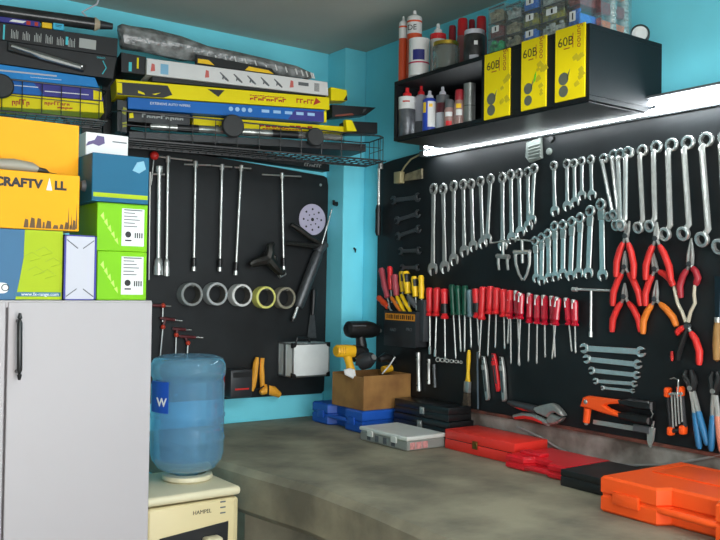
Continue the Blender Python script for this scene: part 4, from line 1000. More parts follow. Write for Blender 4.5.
# right stack
r,W,H=lbox('long_box','flat black carton at the bottom of the right wire basket',(129,131),(366,144),(366,151.5),(129,138),.17,blackcard,-.004)
r,W,H=lbox('long_box','yellow long box with red lettering, behind the front wires of the right basket',(193,116),(344,126.5),(345,132.5),(192,127),.10,lemon,-.045)
scribble(r,redink,W*.42,W*.78,H*.42,H*.82,9,3); scribble(r,redink,W*.44,W*.70,H*.14,H*.30,12,5); scribble(r,ink,W*.14,W*.2,H*.2,H*.6,2,9)
rs=[]
for a,b,lab,rd in (((150,126.5),(236,131),'left clear wrapped tube lying in the right basket',.02),((240,131.5),(342,137.8),'right clear wrapped tube lying in the right basket',.02)):
    A=K.pt(*a,-.02); B=K.pt(*b,-.02)
    r=thing('wrapped_tube',lab,'tube',A); d=B-A
    m=mb(); m.tube([(0,0,0),d*.05,d*.5,d*.95,d],[.012,rd*.75,rd*.8,rd*.75,.010],12); m.build('tube',mat('silver foil','9a9c98',.25,.7,var=.4,scale=25),r)
    m=mb(); m.tube([d*.3,d*.55],rd*.83,12); m.build('dark_band',blackpl,r)
for (x,y,rd),lab in zip(((233,126,.047),(315.5,137,.04),(1,86,.045)),('larger black round disc clipped to the front of the right basket','smaller black round disc clipped to the front of the right basket','black round disc on the front of the left basket, cut by the photo edge')):
    p=K.pt(x,y,.032); r=thing('round_disc',lab,'disc',frame(p,KU,KWv.cross(KU),KWv)); 
    m=mb(); m.lathe([(0,.008),(rd*.9,.008),(rd,.002),(rd,-.006),(0,-.006)],(0,0,0),(0,0,1),32); m.build('disc',mat('matt black disc','2a2b2b',.6),r)
    m=mb(); m.tube([(0,0,-.006),(0,0,-.016)],.01,10); m.build('clip',blackpl,r)
r,W,H=lbox('long_box','blue long box with white icons and a violet end in the right basket',(128,97),(325,110),(324,122),(128,108.5),.13,bluecard,0)
band(r,'violet_end',purple,[(W*.80,.001),(W-.002,.001),(W-.002,H-.001),(W*.84,H-.001)])
m=mb()
for k in range(4):
    mm=mb(); mm.cyl((W*(.50+.033*k),-.0012,H*.62),(W*(.50+.033*k),-.0004,H*.62),.0095,14); mm.build('round_mark',mat('pale blue print','9cc3e6',.5),r)
for k in range(5): m.box(W*(.66+.062*k),-.001,H*.50,W*(.70+.062*k),-.0004,H*.78)
m.build('text_lines',mat('pale blue print','9cc3e6',.5),r)
lettering('EXTENSIVE AUTO WIPERS',.014,whiteink,r,(W*.2,-.0005,H*.6))
m=mb(); m.box(W-.0,-.0005,0,W+.012,.02,H*1.05); m.build('yellow_tab',lemon,r)
r,W,H=lbox('long_box','yellow and black long box with red lettering below the white one',(116,79),(329.5,97.5),(329.5,109.5),(117,95),.14,lemon,0)
band(r,'black_end',blackcard,[(.001,.001),(W*.20,.001),(W*.24,H*.3),(W*.22,H-.001),(.001,H-.001)])
band(r,'yellow_flash',lemon,[(W*.0,H*.2),(W*.022,H*.15),(W*.022,H*.9),(W*.0,H*.95)]) 
for o in [c for c in r.children if c.name.startswith('yellow_flash')]: o.location.y=-.0006
band(r,'yellow_splash',lemon,[(W*.09,H*.45),(W*.115,H*.3),(W*.12,H*.15),(W*.09,H*.25)]).location.y=-.0006; band(r,'yellow_splash',lemon,[(W*.15,H*.25),(W*.19,H*.4),(W*.165,H*.2)]).location.y=-.0006
band(r,'dark_splash',blackcard,[(W*.40,H*.95),(W*.48,H*.95),(W*.45,H*.4)])
scribble(r,redink,W*.60,W*.78,H*.32,H*.62,9,7); scribble(r,redink,W*.60,W*.77,H*.68,H*.76,14,8); scribble(r,redink,W*.83,W*.92,H*.35,H*.72,5,4)
band(r,'red_arrow',redink,[(W*.915,H*.25),(W*.955,H*.55),(W*.93,H*.9)])
r,W,H=lbox('long_box','white long box printed with small dark tools on top of the yellow one',(147,58),(327.5,82),(328.5,95.5),(146.5,74.5),.13,whitecard,-.005)
band(r,'blue_patch',mat('pale blue patch','7fb4d2',.5),[(W*.07,H*.15),(W*.11,H*.15),(W*.11,H*.85),(W*.07,H*.85)])
m=mb()
for k in range(5):
    x=W*(.38+.075*k); m.tube([(x,-.0006,H*.75),(x+.025,-.0006,H*.35),(x+.037,-.0006,H*.2)],[.002,.005,.003],6); m.tube([(x+.015,-.0006,H*.5),(x+.012,-.0006,H*.28)],.003,6)
m.build('tool_print',greyink,r)
m=mb(); 
for x in (W*.02,W*.3,W*.77): band(r,'red_print',mat('pale red print','c9625a',.5),[(x,H*.25),(x+.018,H*.3),(x+.016,H*.75),(x+.004,H*.8)])
m=mb()
for k in range(6): m.box(W*.915+k*.004,-.001,H*.2,W*.915+k*.004+.002,-.0004,H*.8)
m.box(W*.82,-.001,H*.5,W*.88,-.0004,H*.75); m.build('barcode',greyink,r)
# dark wedge between
r,W,H=lbox('black_sleeve','black plastic sleeve squeezed between the white and the yellow long boxes',(152,76.2),(326,95.8),(326,96.8),(152,81.3),.09,blackpl,-.012,cat='sleeve')
# wrapped bundle
r=thing('wrapped_bundle','long clear wrapped bundle of grey strips on top of the right stack','bundle',K.pt(120,36,-.09)); q=r.location.copy()
top=[(119,36,.045),(122,36,.062),(150,42,.062),(180,48,.060),(205,54,.045),(235,60,.040),(265,66,.036),(295,72,.030),(309,75.5,.020),(313,76.5,.006)]
pts=[K.pt(x,y,-.09)-q for x,y,_ in top]
rj=random.Random(11); m=mb(); m.tube(pts,[t[2]*.82 for t in top],14)
for v in m.bm.verts: v.co+=V((rj.uniform(-1,1),rj.uniform(-1,1),rj.uniform(-1,1)))*.005
m.build('wrap',mat('crinkled clear wrap','7f8180',.22,0,var=.45,scale=28,bump=.5,bscale=45,spec=.8),r,ang=25)
m=mb()
for k in range(13):
    t=.47+.45*k/12; i=int(t*(len(pts)-1)); f=t*(len(pts)-1)-i; p=pts[i].lerp(pts[i+1],f)+KWv*.03
    m.tube([p+V((0,0,.006)),p+V((.010,0,-.018))],.0035,6)
m.build('strip_ends',whitecard,r)
r,W,H=lbox('blister_pack','black and yellow pack slipped under the wrapped bundle',(196,54),(272,68.5),(276,74.6),(196,63.8),.022,blackpl,.0,cat='pack')
band(r,'yellow_print',hyellow,[(W*.02,H*.2),(W*.22,H*.2),(W*.15,H*.95),(W*.02,H*.95)]); band(r,'yellow_print',hyellow,[(W*.6,H*.05),(W*.97,H*.05),(W*.9,H*.6),(W*.65,H*.8)])
# things sticking out at right
r,W,H=lbox('long_box','yellow and black box end sticking out right of the white box',(331,87),(347,90),(347.5,100.5),(331,100.5),.08,lemon,-.06)
band(r,'black_corner',blackpl,[(W*.75,H*.0),(W-.001,H*.0),(W-.001,H*.55)]); 
r,W,H=lbox('wiper_blade_pack','black and rust pack with a pointed grey tip sticking out to the right',(332,104.5),(376,107.5),(366,115),(332,117.5),.07,blackcard,-.05,cat='pack')
band(r,'rust_print',mat('rust print','7a3b2a',.5),[(W*.1,H*.1),(W*.65,H*.12),(W*.6,H*.4),(W*.1,H*.35)]); band(r,'grey_tip',greypl,[(W*.90,H*.3),(W*.99,H*.6),(W*1.05,H*.95),(W*.95,H*.9)])
r,W,H=lbox('long_box','black box end lying lowest at the right end of the basket',(346.5,121),(377.5,122.5),(377.5,133.5),(346.5,133.5),.08,blackcard,-.04)
r,W,H=lbox('blister_pack','yellow pack with black wedges in front of the right basket end',(345.5,119.5),(352,120),(357,131),(347,131),.03,lemon,-.005,cat='pack')
r,W,H=lbox('long_box','black box end with pale marks, left of the white long box',(121,52),(146,57),(146,75),(121,72),.12,blackcard,-.03)
m=mb(); m.box(W*.3,-.001,H*.1,W*.42,-.0004,H*.6); m.build('pale_mark',mat('teal print','46c3cf',.5),r); band(r,'yellow_mark',lemon,[(W*.62,H*.3),(W*.7,H*.3),(W*.7,H*.9),(W*.62,H*.9)])
r,W,H=lbox('long_box','black long box with dull white lettering under the blue one',(128,110),(190,114.4),(190,126),(128,121.5),.12,blackcard,-.012)
scribble(r,mat('dull white print','a9aca9',.6),W*.22,W*.9,H*.45,H*.8,9,21); band(r,'yellow_mark',lemon,[(W*.02,H*.3),(W*.09,H*.35),(W*.08,H*.8),(W*.02,H*.7)])
r,W,H=lbox('soft_bag','crumpled dark bag with yellow patches in the left end of the right basket',(117,99),(127,101),(127,133),(117,131),.14,mat('dark bag','15191a',.5,c2='23282a',scale=25),-.012,cat='bag')
band(r,'yellow_patch',mat('dull yellow','9a9a1c',.5),[(W*.2,H*.6),(W*.6,H*.55),(W*.7,H*.75),(W*.3,H*.8)]); band(r,'yellow_patch',mat('dull yellow','9a9a1c',.5),[(W*.5,H*.15),(W*.9,H*.2),(W*.8,H*.35),(W*.4,H*.3)])
r,W,H=lbox('gap_filler','dark sheet added to fill the black gap behind both wire baskets',(103,55),(123,60),(123,150),(103,149),.03,mat('dark bag','15191a',.5,c2='23282a',scale=25),-.205,cat='gap_filler')  # dark sheet added so the gap between the stacks reads black
r,W,H=lbox('filler_bag','dark green filler bag behind the left basket above the white carton',(82,112),(102,114),(102,150),(82,147),.03,mat('dark green bag','172320',.5,c2='222c2c',scale=25),-.205,cat='bag')  # bag made up for the dark clutter below the left basket; nothing holds it
RLz=2.10
r=thing('added_rail','black rail with small pale marks added to darken the wall above the back board','rail',(1.30,YW-.001,2.115))  # rail put in for the dark under the basket and a black case there
m=mb(); m.prism([(0,0.045),(0,.10),(1.05,.045),(1.05,.012)],.0,.07,.003)
for v in m.bm.verts: v.co=V((v.co.x,-v.co.z,v.co.y))
m.build('rail',mat('rail black','111517',.5),r)
scribble(r,mat('dull white print','a9aca9',.6),.90,1.0,.025,.04,7,31)
for o in [c for c in r.children if c.name.startswith('script_mark')]: o.location.y=-.07
# left stack
r,W,H=lbox('long_box','yellow long box with red lettering behind the wires of the left basket',(-60,88),(103,101.5),(104,113),(-60,103.5),.13,lemon,0)
scribble(r,redink,W*.42,W*.53,H*.3,H*.75,5,2); scribble(r,redink,W*.62,W*.78,H*.42,H*.75,8,6); scribble(r,redink,W*.70,W*.80,H*.15,H*.38,4,11)
r,W,H=lbox('long_box','violet blue long box above the yellow one in the left basket',(-60,73.5),(99,88),(104,101),(-60,87.5),.14,purple,-.004)
band(r,'blue_half',bluecard,[(.001,.001),(W*.62,.001),(W*.55,H-.001),(.001,H-.001)]); m=mb(); m.box(W*.62,-.001,H*.35,W*.9,-.0004,H*.42); m.box(W*.4,-.001,H*.6,W*.58,-.0004,H*.66); m.build('print_line',whiteink,r)
band(r,'yellow_end',lemon,[(W*.93,H*.05),(W*.985,H*.05),(W*.985,H*.7),(W*.93,H*.8)])
r,W,H=lbox('long_box','sky blue long box with a pale stripe in the left stack',(-60,55.8),(95,77.6),(99,87.5),(-60,73),.15,skyblue,0)
band(r,'pale_stripe',offwhite,[(.001,H*.78),(W*.72,H*.70),(W*.72,H*.86),(.001,H*.95)]); m=mb(); m.box(W*.55,-.001,H*.40,W*.75,-.0004,H*.44); m.build('print_line',whiteink,r)
r,W,H=lbox('long_box','black long box with a teal chevron at its right end',(-60,31),(117,57.2),(113,79),(-60,55.5),.15,blackcard,.003)
m=mb(); x=W*.945; m.tube([(x-.008,-.0006,H*.75),(x+.006,-.0006,H*.45),(x-.008,-.0006,H*.15)],.0022,6); m.build('chevron',mat('teal print','46c3cf',.5),r)
lettering('OOOO',.010,mat('teal print','46c3cf',.5),r,(W*.92,-.0004,H*1.0-.012))
r,W,H=lbox('windscreen_wiper','silver wiper blade in a clear blister lying on the black chevron box',(8,41),(86,65),(84,71),(8,50),.03,blackpl,.034,cat='wiper')
m=mb(); m.tube([(W*.03,-.004,H*.75),(W*.3,-.006,H*.6),(W*.42,-.006,H*.45),(W*.95,-.006,H*.35)],[.006,.008,.013,.009],8); m.tube([(W*.4,-.008,H*.75),(W*.97,-.008,H*.55)],.004,6); m.build('blade_arm',mat('silver arm','a3a6a4',.3,.8),r)
r,W,H=lbox('long_box','black long box with white barcode blocks in the left stack',(-60,14),(118,38.5),(117,57),(-60,31),.15,blackcard,0)
m=mb()
for k in range(6):
    x=W*(.38+.065*k)
    for j in range(5): m.box(x+j*.0055,-.001,H*.2,x+j*.0055+.0025,-.0004,H*(.75-.08*((k+j)%3)))
m.box(W*.77,-.001,H*.25,W*.87,-.0004,H*.85); m.build('barcodes',mat('dull white print','a9aca9',.6),r)
m=mb(); m.box(W*.335,-.001,H*.05,W*.345,-.0004,H*.95); m.box(W*.69,-.001,H*.3,W*.705,-.0004,H*.8); m.build('blue_print',mat('teal print','46c3cf',.5),r)
r,W,H=lbox('carton','violet and red small carton lying under the long black tube',(-30,12.5),(40,21.5),(40,27),(-30,17.5),.10,purple,-.01)
band(r,'white_print',whiteink,[(W*.55,H*.3),(W*.75,H*.3),(W*.8,H*.8),(W*.6,H*.8)]); band(r,'red_print',redink,[(W*.80,H*.1),(W*.86,H*.1),(W*.86,H*.9),(W*.80,H*.9)]); band(r,'red_print',redink,[(W*.92,H*.1),(W*.97,H*.1),(W*.97,H*.9),(W*.92,H*.9)])
r,W,H=lbox('carton','small yellow carton between the violet one and the light blue pack',(42,20.5),(52,22),(52,28.8),(42,27.4),.09,hyellow,-.012)
r,W,H=lbox('wrapped_pack','light blue soft pack beside the small yellow carton',(53,21.5),(64,23),(64,30.4),(53,28.9),.08,cyan,-.008,cat='pack')
m=mb(); m.box(W*.2,-.001,H*.55,W*.8,-.0004,H*.62); m.box(W*.3,-.001,H*.35,W*.7,-.0004,H*.42); m.build('print_line',ink,r)
r=thing('long_tube','long dark translucent tube with a beige end clip, topmost on the left stack','tube',K.pt(-30,7,-.02)); q=r.location.copy()
a,b=K.pt(-30,7,-.02)-q,K.pt(94,24,-.02)-q
m=mb(); m.tube([a,b],.024,14); m.build('tube',mat('smoky tube','2a2c2d',.25,var=.3,scale=9),r)
m=mb(); m.tube([b,b+(b-a)*.01,b+(b-a)*.05],[.027,.027,.016],14); m.build('end_clip',mat('beige clip','b5a58c',.5),r)
m=mb(); m.tube([b+(b-a)*.05,b+(b-a)*.16],[.018,.012],10); m.build('tail',dgrey,r)
m=mb(); m.tube([b,K.pt(82,12,-.02)-q,K.pt(97,4,-.02)-q,V((K.pt(104,0,-.02).x,K.pt(104,0,-.02).y,ZC))-q],.004,8); m.build('hanger_wire',offwhite,r)
# ================================================================== SHELF ON THE RIGHT WALL
SX,SY0,SY1,SZ0,SZ1=2.13,2.735,1.737,2.148,2.392
SHF=frame((SX,SY0,SZ0),(0,-1,0),(1,0,0),(0,0,1)); L=SY0-SY1; D=XW-SX; H=SZ1-SZ0; xo=.512; t=.016
sh=thing('wall_shelf','black shelf unit with an open left bay above the tube lamp','shelf',SHF)
for nm,q in dict(bottom_board=(0,0,0,L,D,t),top_board=(0,0,H-t,L,D,H),left_panel=(0,0,t,t,D,H-t),right_panel=(L-t,0,t,L,D,H-t),divider=(xo,0,t,xo+t,D,H-t),back_panel=(t,D-.006,t,L-t,D,H-t)).items():
    m=mb(); m.box(*q,.0008,1); m.build(nm,slate,sh)
m=mb(); m.box(xo+t,.0,t,L-t,.012,H-t,.0008,1); m.build('front_panel',slate,sh)
m=mb(); m.box(.01,.012,-.004,L-.012,D-.01,0.0005); m.build('underside_lining',lining,sh)
SP=Wall((SX,0,0),(0,-1,0),(-1,0,0))
# sandpaper sheets
for i,(tl,tr,br,bl) in enumerate([((483,56),(510,48.6),(511,114.5),(485,120.5)),((519.5,43.5),(546,35),(548,105),(522,111.5)),((554,31.5),(585,23),(586.6,96.5),(556,103))]):
    r=SP.root('sandpaper_pack',('yellow sandpaper pack marked 60B, left of three on the shelf front','yellow sandpaper pack marked 60B with a green fleck, middle of three on the shelf front','yellow sandpaper pack marked 60B, right of three beside the black end panel')[i],'sandpaper',*bl,0,'sandpaper packs on the shelf front')
    P=[SP.loc(*q,0) for q in (bl,br,tr,tl)]; W=(P[1].x+P[2].x)/2-.0; H_=(P[2].y+P[3].y)/2
    P=[(0,P[0].y),(W,P[0].y),(W,H_),(0,H_)]
    m=mb(); m.prism(P,-.0005,.006,.0006); m.build('pack',paperyellow,r)
    z=.0062
    lettering('60B',.042,mat('brown black ink','3a3313',.6),r,(W*.36,H_*.80,z),(1,0,0),(0,1,0))
    lettering('Sunoo',.030,mat('brown red ink','a8501a',.6),r,(W*.83,H_*.84,z),(0,-1,0),(1,0,0))
    m=mb()
    for yy,s in ((.30,1),(.13,.92)):
        m.lathe([(0,.0008),(W*.17*s,.0008),(W*.17*s,0)],(W*.30,H_*yy,z),(0,0,1),24)
    m.prism([(W*.42,H_*.33),(W*.52,H_*.42),(W*.44,H_*.27)],z,z+.0008)
    m.build('disc_print',mat('grey disc print','5e6152',.6),r)
    m=mb(); rj=random.Random(4+i)
    for k in range(9):
        x=W*(.62+.3*rj.random()); y=H_*(.15+.45*rj.random()); s=.012+.012*rj.random()
        m.prism([(x,y),(x+s,y+s*.4),(x+s*.5,y+s*1.1),(x-s*.3,y+s*.6)],z-.0004,z+.0003+.00012*k)
    m.build('splash_print',mat('dull olive print','c9b214',.6),r)
    m=mb(); m.box(W*.60,H_*.70,z-.001,W*.62,H_*.9,z+.0005); m.box(W*.3,H_*.70,z-.001,W*.5,H_*.715,z+.0005); m.build('print_line',mat('brown red ink','a8501a',.6),r)
    if i==1:
        m=mb(); m.prism([(W*.52,H_*.36),(W*.60,H_*.40),(W*.63,H_*.52),(W*.56,H_*.47)],z,z+.001); m.build('green_fleck',mat('green fleck','5ac21e',.5),r)
# cans etc
def at(px,py,X): return onR(px,py,X)
def rad(w,P): return w*depth(P)/FPX/2
def can(label,x0,x1,top,X,z,body,name='spray_can',cat='spray can',cap=red,kind='spray',bands=(),base=None):
    P=at((x0+x1)/2,top,X); R=rad(x1-x0,P)*.97; h=P.z-z
    r=thing(name,label,cat,(X,P.y,z))
    if kind=='spray':
        hb=h*.82
        m=mb(); m.lathe([(0,.0),(R*.94,0),(R,.004),(R,hb*.93),(R*.93,hb*.955),(R*.6,hb),(0,hb)],(0,0,0),(0,0,1),24); m.build('body',body,r)
        m=mb(); m.lathe([(R*.55,hb-.001),(R*.5,hb+(h-hb)*.35),(R*.25,hb+(h-hb)*.5),(R*.22,h),(0,h)],(0,0,0),(0,0,1),16); m.build('nozzle',cap,r)
    elif kind=='jar':
        m=mb(); m.lathe([(0,0),(R*.95,0),(R,.006),(R,h*.80),(R*.9,h*.86),(R*.9,h*.88),(0,h*.88)],(0,0,0),(0,0,1),28); m.build('jar',body,r)
        m=mb(); m.lathe([(R*.9,h*.86),(R*.94,h*.87),(R*.94,h*.99),(R*.9,h),(0,h)],(0,0,0),(0,0,1),28); m.build('lid',cap,r)
    elif kind=='bottle':
        m=mb(); m.lathe([(0,0),(R*.95,0),(R,.006),(R,h*.62),(R*.85,h*.70),(R*.7,h*.73),(0,h*.73)],(0,0,0),(0,0,1),22); m.build('bottle',body,r)
        m=mb(); m.lathe([(R*.82,h*.71),(R*.86,h*.74),(R*.80,h*.97),(R*.7,h),(0,h)],(0,0,0),(0,0,1),18); m.build('cap',cap,r)
    elif kind=='tin':
        m=mb(); m.lathe([(0,0),(R,0),(R,.003),(R*.985,.005),(R*.985,h-.006),(R,h-.004),(R,h),(R*.9,h),(R*.88,h-.004),(0,h-.004)],(0,0,0),(0,0,1),28); m.build('body',body,r)
    for k,(f0,f1,mm,a0,a1,nm) in enumerate(bands):
        m=mb(); Rb=R*1.006; prof=[(R*.99,h*f0),(Rb,h*f0),(Rb,h*f1),(R*.99,h*f1)]
        if a0 is None: m.lathe(prof,(0,0,0),(0,0,1),28)
        else: m.lathe(prof,(0,0,0),(0,0,1),40,math.radians(a0),math.radians(a1))
        m.build(nm,mm,r)
    return r,R,h
ZT=SZ1; ZS=SZ0+t
# viewer direction in plan from an object at the shelf is roughly 218..222 degrees
vd=218
def label_on(r,R,txt,size,z,mm,ang=vd): 
    a=math.radians(ang); lettering(txt,size,mm,r,(R*1.012*math.cos(a),R*1.012*math.sin(a),z),(-math.sin(a),math.cos(a),0),(0,0,1),name='brand_lettering')
def cartridge(label,x0,x1,top,X,txt=None):
    P=at((x0+x1)/2,top,X); R=rad(x1-x0,P)*.97; h=P.z-ZT; r=thing('sealant_cartridge',label,'cartridge',(X,P.y,ZT),'sealant cartridges on the shelf')
    hb=h*.66
    m=mb(); m.lathe([(0,0),(R,0),(R,hb),(0,hb)],(0,0,0),(0,0,1),24); m.build('tube',can_red,r)
    m=mb(); m.lathe([(R*1.01,hb-.0),(R*1.01,hb+h*.22),(R*.9,hb+h*.25),(R*.55,hb+h*.27),(R*.25,hb+h*.29),(R*.22,h),(0,h)],(0,0,0),(0,0,1),24); m.build('white_cap',whitecard,r)
    m=mb(); m.lathe([(R,hb+h*.16),(R*1.025,hb+h*.16),(R*1.025,hb+h*.185),(R,hb+h*.185)],(0,0,0),(0,0,1),24); m.build('red_ring',can_red,r)
    if txt: label_on(r,R*1.01,txt,.032,hb+h*.075,ink,vd-6)
cartridge('orange sealant cartridge with white cap, left of two on the shelf top',399,408,16.5,2.17)
cartridge('orange sealant cartridge with dark letters on its white cap, on the shelf top',407,422.5,11,2.185,'DE')
r,R,h=can('white tin with a dark blue and red label on the shelf top',408.5,430,40,2.155,ZT,whitecard,'paint_tin','tin',kind='tin',bands=((.32,.36,mat('crimson print','b4224a',.5),None,None,'red_band'),(.40,.68,navy,195,262,'blue_label')))
can('white aerosol with red collar and white nozzle behind the white tin',430,446.5,24,2.23,ZT,whitecard,cap=whitecard,bands=((.70,.80,red,None,None,'red_collar'),))
can('squat glass jar with a gold lid at the shelf top edge',432,460,43,2.165,ZT,jarm,'glass_jar','jar',gold,'jar')
pinkb=mat('rosy clear bottle','a8686c',.3,var=.1)
for i,(a,b,tp,lab,X) in enumerate(((448,457,26,'smallest red capped bottle at the back of the shelf top',2.33),(456.5,469,19,'red capped rosy bottle, left of the dark topped one',2.31),(468,476,20,'red capped bottle half hidden behind the black labelled jar',2.36),(475.5,487.5,17,'red capped bottle next to the clear fittings bin',2.31))):
    can(lab,a,b,tp,X,ZT,pinkb,'bottle','bottle',darkred if i%2==0 else red,'bottle')
can('jar with a black speckled label and pale lid on the shelf top',463.5,485.5,31,2.19,ZT,mat('speckled black label','1c1c1d',.4,c2='3a3a3a',scale=26),'jar','jar',offwhite,'jar',bands=((.08,.2,offwhite,200,250,'white_print'),(.5,.62,whitecard,225,245,'pale_mark')))
# lower bay
can('white and grey spray can, leftmost in the open shelf bay',398.5,416,88,2.165,ZS,mat('grey can print','55585c',.35,.3,var=.25,scale=40),cap=red,bands=((.55,.80,whitecard,None,None,'white_band'),(.68,.71,redink,200,250,'red_print')))
can('white spray can half hidden behind the blue and yellow one',414.5,428,86,2.22,ZS,offwhite,cap=red,bands=((.05,.3,greyink,None,None,'grey_band'),))
r,R,h=can('blue and white spray can with yellow mark, in front of the white one',422.5,437,91,2.165,ZS,mat('can blue','2340a8',.35),cap=offwhite,bands=((.10,.72,whitecard,215,300,'white_label'),(.58,.66,hyellow,225,255,'yellow_mark'),(.45,.70,hyellow,165,200,'yellow_shield')))
can('dark red and white can in the middle of the shelf bay',436,449.5,87,2.19,ZS,mat('wine can','5c1c28',.35),cap=offwhite,bands=((.05,.40,offwhite,None,None,'white_band'),(.62,.80,greypl,None,None,'grey_band')))
can('clear rosy bottle with white labels in the shelf bay',444,455,100,2.165,ZS,mat('clear rosy','a07f78',.25,var=.2,scale=30),'bottle','bottle',greypl,'bottle',bands=((.38,.54,whitecard,180,262,'white_label'),(.05,.22,red,190,255,'red_label')))
can('bottle with a yellow label and dark red cap in the shelf bay',454,465,90,2.175,ZS,mat('clear rosy','a07f78',.25,var=.2,scale=30),'bottle','bottle',darkred,'bottle',bands=((.48,.60,hyellow,190,250,'yellow_label'),(.28,.44,whitecard,190,262,'white_label')))
can('tall grey metal canister at the right end of the shelf bay',463.5,476,84,2.19,ZS,mat('dull tin','8b8d89',.4,.6,var=.15),'canister','canister',kind='tin',bands=((.45,.47,dsteel,None,None,'rib'),))
# clear bins
def bin_(label,x0,x1,top,X,cells,dep=.16):
    A=at(x0,40,X); Bq=at(x1,20,X); Tp=at((x0+x1)/2,top,X); h=Tp.z-ZT; W=A.y-Bq.y
    r=thing('parts_bin',label,'bin',frame((X,A.y,ZT),(0,-1,0),(1,0,0),(0,0,1)),'clear bins of fittings on the shelf')
    n=len(cells)
    m=mb(); tt=.003
    m.box(0,0,0,W,tt,h); m.box(0,dep-tt,0,W,dep,h); m.box(0,tt,0,tt,dep-tt,h); m.box(W-tt,tt,0,W,dep-tt,h); m.box(tt,tt,0,W-tt,dep-tt,tt); m.box(tt,tt,h-tt,W-tt,dep-tt,h); m.build('shell',binm,r)
    for k,(c,lab) in enumerate(cells):
        z0=.004+(h-.008)*k/n; z1=.004+(h-.008)*(k+1)/n-.006
        m=mb(); rj=random.Random(len(label)+k)
        m.box(.006,.006,z0,W-.006,dep-.008,z0+(z1-z0)*.7,.003)
        for q in range(10):
            x=.01+(W-.02)*rj.random(); zz=z0+(z1-z0)*(.1+.75*rj.random()); s=.006+.006*rj.random(); m.box(max(.004,x-s),.0036,zz-s*.6,min(W-.004,x+s),.012,zz+s*.6,.0015,1)
        fo=m.build('fittings',c,r); fo['kind']='stuff'
        if lab:
            m=mb(); m.box(W*.25,-.0012,z0+(z1-z0)*.35,W*.68,-.0002,z0+(z1-z0)*.8); m.build('label',whitecard,r)
            m=mb(); m.box(W*.45,-.002,z0+(z1-z0)*.42,W*.52,-.0012,z0+(z1-z0)*.72); m.build('label_print',ink,r)
        m=mb(); m.box(0.001,-.0008,z1+.001,W-.001,.003,z1+.004); m.build('drawer_line',greypl,r)
fb=mat('blue fittings','3f8af0',.4,var=.25,scale=60); fw=mat('pale fittings','e6e8e4',.4,c2='9a9c9c',scale=70); fbr=mat('maroon fittings','8a3f42',.45,var=.3,scale=60); fo_=mat('rust orange fittings','d9743a',.45,var=.3,scale=50); fgd=mat('dull fittings','a89a80',.45,var=.4,scale=60); fy=mat('olive fittings','c2b83a',.45,c2='6b7068',scale=50)
bin_('clear bin with green fittings at its bottom, leftmost of the bins',488,504,5,2.15,((kgreen,0),(fbr,1),(fgd,0)))
bin_('clear bin of dull brown fittings right of the green one',505,520.5,3,2.15,((fgd,0),(fgd,0),(fw,0)))
bin_('clear bin of bright blue fittings with white labels on the shelf',521.5,539,-8,2.15,((fb,1),(fy,1),(fb,1)))
bin_('clear bin of pale fittings below an olive drawer, centre of the shelf top',540,565,-14,2.15,((fw,0),(fy,1),(fw,1)))
bin_('narrow clear bin of blue fittings with a white label',566,580,-20,2.15,((fb,1),(fbr,1)))
bin_('clear bin of rust orange fittings near the right shelf end',594,601,-26,2.23,((fo_,0),(fbr,0),(fo_,0)))
for i,(a,b) in enumerate(((604.5,616.5),(617,629))):
    Xc=(2.30,2.37)[i]; P=at((a+b)/2,18,Xc); R=rad(b-a,P); r=thing('coil_tower',('stack of silver coils beside the rust orange bin','stack of silver coils beside the round gauge')[i],'coils',(Xc,P.y,ZT))
    m=mb()
    for k in range(12): m.ring((0,0,.001+.0125*k),(0,0,1),R*.6,R*(1 if k%2 else .93),.012,20)
    m.build('coils',chrome,r); m=mb(); m.cyl((0,0,.001),(0,0,.155),R*.5,14); m.build('core',dgrey,r)
P=at(640,14,2.44); r=thing('round_gauge','round gauge with a pale face at the right end of the shelf top','gauge',(2.44,P.y,ZT)); R=rad(19,P)
d=(CAM-V((2.44,P.y,ZT+R))); d.z=0; d.normalize()
m=mb(); m.lathe([(0,-.03),(R,-.03),(R,0),(R*.82,.004),(R*.8,-.002)],(0,0,R),d,28); m.build('rim',dgrey,r)
m=mb(); m.lathe([(0,0),(R*.8,0),(R*.8,-.004)],(0,0,R),d,28); m.build('face',alusheet,r)
m=mb(); m.lathe([(R*.42,0.0005),(R*.42,.003),(R*.55,.003),(R*.55,.0005)],(0,0,R),d,24); m.build('inner_ring',mat('pale ring','dfe0dd',.4),r)
# ================================================================== TUBE LAMP
ly0,ly1=2.93,1.25
lf=thing('tube_lamp','twin tube batten lamp mounted on the right wall under the shelf','lamp',(XB,ly0,2.155))
a=onR(428,155,2.44); b=onR(720,97,2.44)
LT=frame((0,0,0),(0,-1,0),(0,0,1),(-1,0,0)); LL=ly0-ly1
m=mb(); m.T=LT; m.box(0,-.016,.0015,LL,.034,.018,.004); m.build('housing',lampgrey,lf)
m=mb(); m.T=LT; m.box(0,.037,.0015,LL,.046,.064,.002); m.build('top_ledge',mat('ledge grey','55595b',.5),lf)
for yv in (.024,-.006):
    m=mb(); m.T=LT; m.tube([(.03,yv,.046),(LL-.03,yv,.046)],.0088,14); m.build('tube',lamp,lf)
    for x in (.0,LL-.032):
        m=mb(); m.T=LT; m.box(x,yv-.0125,.016,x+.032,yv+.0125,.060,.004); m.build('lamp_holder',lampgrey,lf)
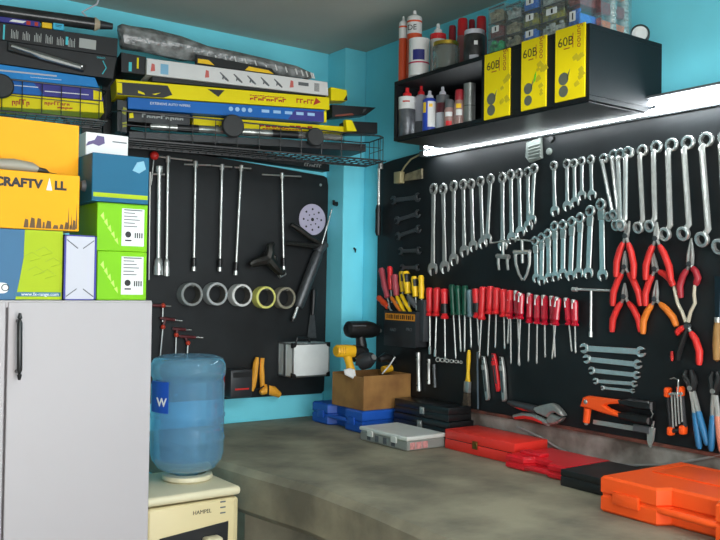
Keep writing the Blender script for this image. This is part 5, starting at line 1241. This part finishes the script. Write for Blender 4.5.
# unseen lamps put in for general light; aisle one fits the pillar's shade line
for i,(x,y) in enumerate(((1.25,1.1),(.3,-1.0))):
    r=thing('unseen_ceiling_lamp',('ceiling tube lamp above the aisle beside the bench','unseen ceiling tube lamp near the shop doorway')[i],'lamp',(x,y,ZC))
    m=mb(); m.box(-.6,-.05,-.34,.6,.05,-.30,.004); m.tube([(-.4,0,0),(-.4,0,-.3)],.008,8); m.tube([(.4,0,0),(.4,0,-.3)],.008,8); m.build('housing',lampgrey,r)
    for s in (-1,1):
        m=mb(); m.T=Matrix.Translation((0,s*.05,-.31))@Matrix.Rotation(-s*math.radians(38),4,'X'); m.box(-.6,min(0,s*.085),-.004,.6,max(0,s*.085),.0); m.build('added_shade',white,r)  # side shades added to keep the tube's light off the upper walls
    m=mb(); m.tube([(-.57,0,-.355),(.57,0,-.355)],.014,12); m.build('tube',mat('ceiling tube','f4fbff',.3,em=84),r)
for wl,px,py,ln,of in NAILS:
    b_=bb if wl is RW else lb
    p=wl.pt(px,py,of)-wl.w*of; q=V(b_.location)
    m=mb(); m.tube([p-q+wl.w*.0,p-q+wl.w*ln],.0019,6); m.build('nail',vdsteel,b_)
for b_,pts in ((bb,((0,-.9,.05),(0,1.15,.05))),(lb,((.3,0,.05),(1.06,0,1.06)))):
    for q in pts:
        wv=V((-1,0,0)) if b_ is bb else V((0,-1,0)); m=mb(); m.tube([V(q)+wv*.019,V(q)+wv*.0225],.007,10); m.build('mount_screw',steel,b_)
# ================================================================== LIGHT, CAMERA
def area(name,loc,rot,sx,sy,e,c=(1,1,1)):
    l=bpy.data.lights.new(name,'AREA'); l.shape='RECTANGLE'; l.size=sx; l.size_y=sy; l.energy=e; l.color=c
    o=bpy.data.objects.new(name,l); o.location=loc; o.rotation_euler=rot; COL.objects.link(o); return o
area('doorway daylight',(.3,YF+.02,1.12),(PI/2,0,0),3.4,2.1,DOOR_E,(1,.985,.96))
W=bpy.data.worlds.new('sky'); SC.world=W; W.use_nodes=True; W.node_tree.nodes['Background'].inputs[0].default_value=(.75,.85,1,1); W.node_tree.nodes['Background'].inputs[1].default_value=.8
cd=bpy.data.cameras.new('camera'); cam=bpy.data.objects.new('camera',cd); COL.objects.link(cam); SC.camera=cam
cd.sensor_width=36; cd.sensor_fit='HORIZONTAL'; cd.lens=36*FPX/720; cd.clip_start=.05
Mc=Matrix.Identity(4)
for i,a in enumerate((RT,UP,-FW)): Mc.col[i].xyz=a
Mc.col[3].xyz=CAM; cam.matrix_world=Mc
vs=SC.view_settings; vs.view_transform='Standard'; vs.look='None'; vs.exposure=EXPO; vs.gamma=1; vs.use_curve_mapping=False
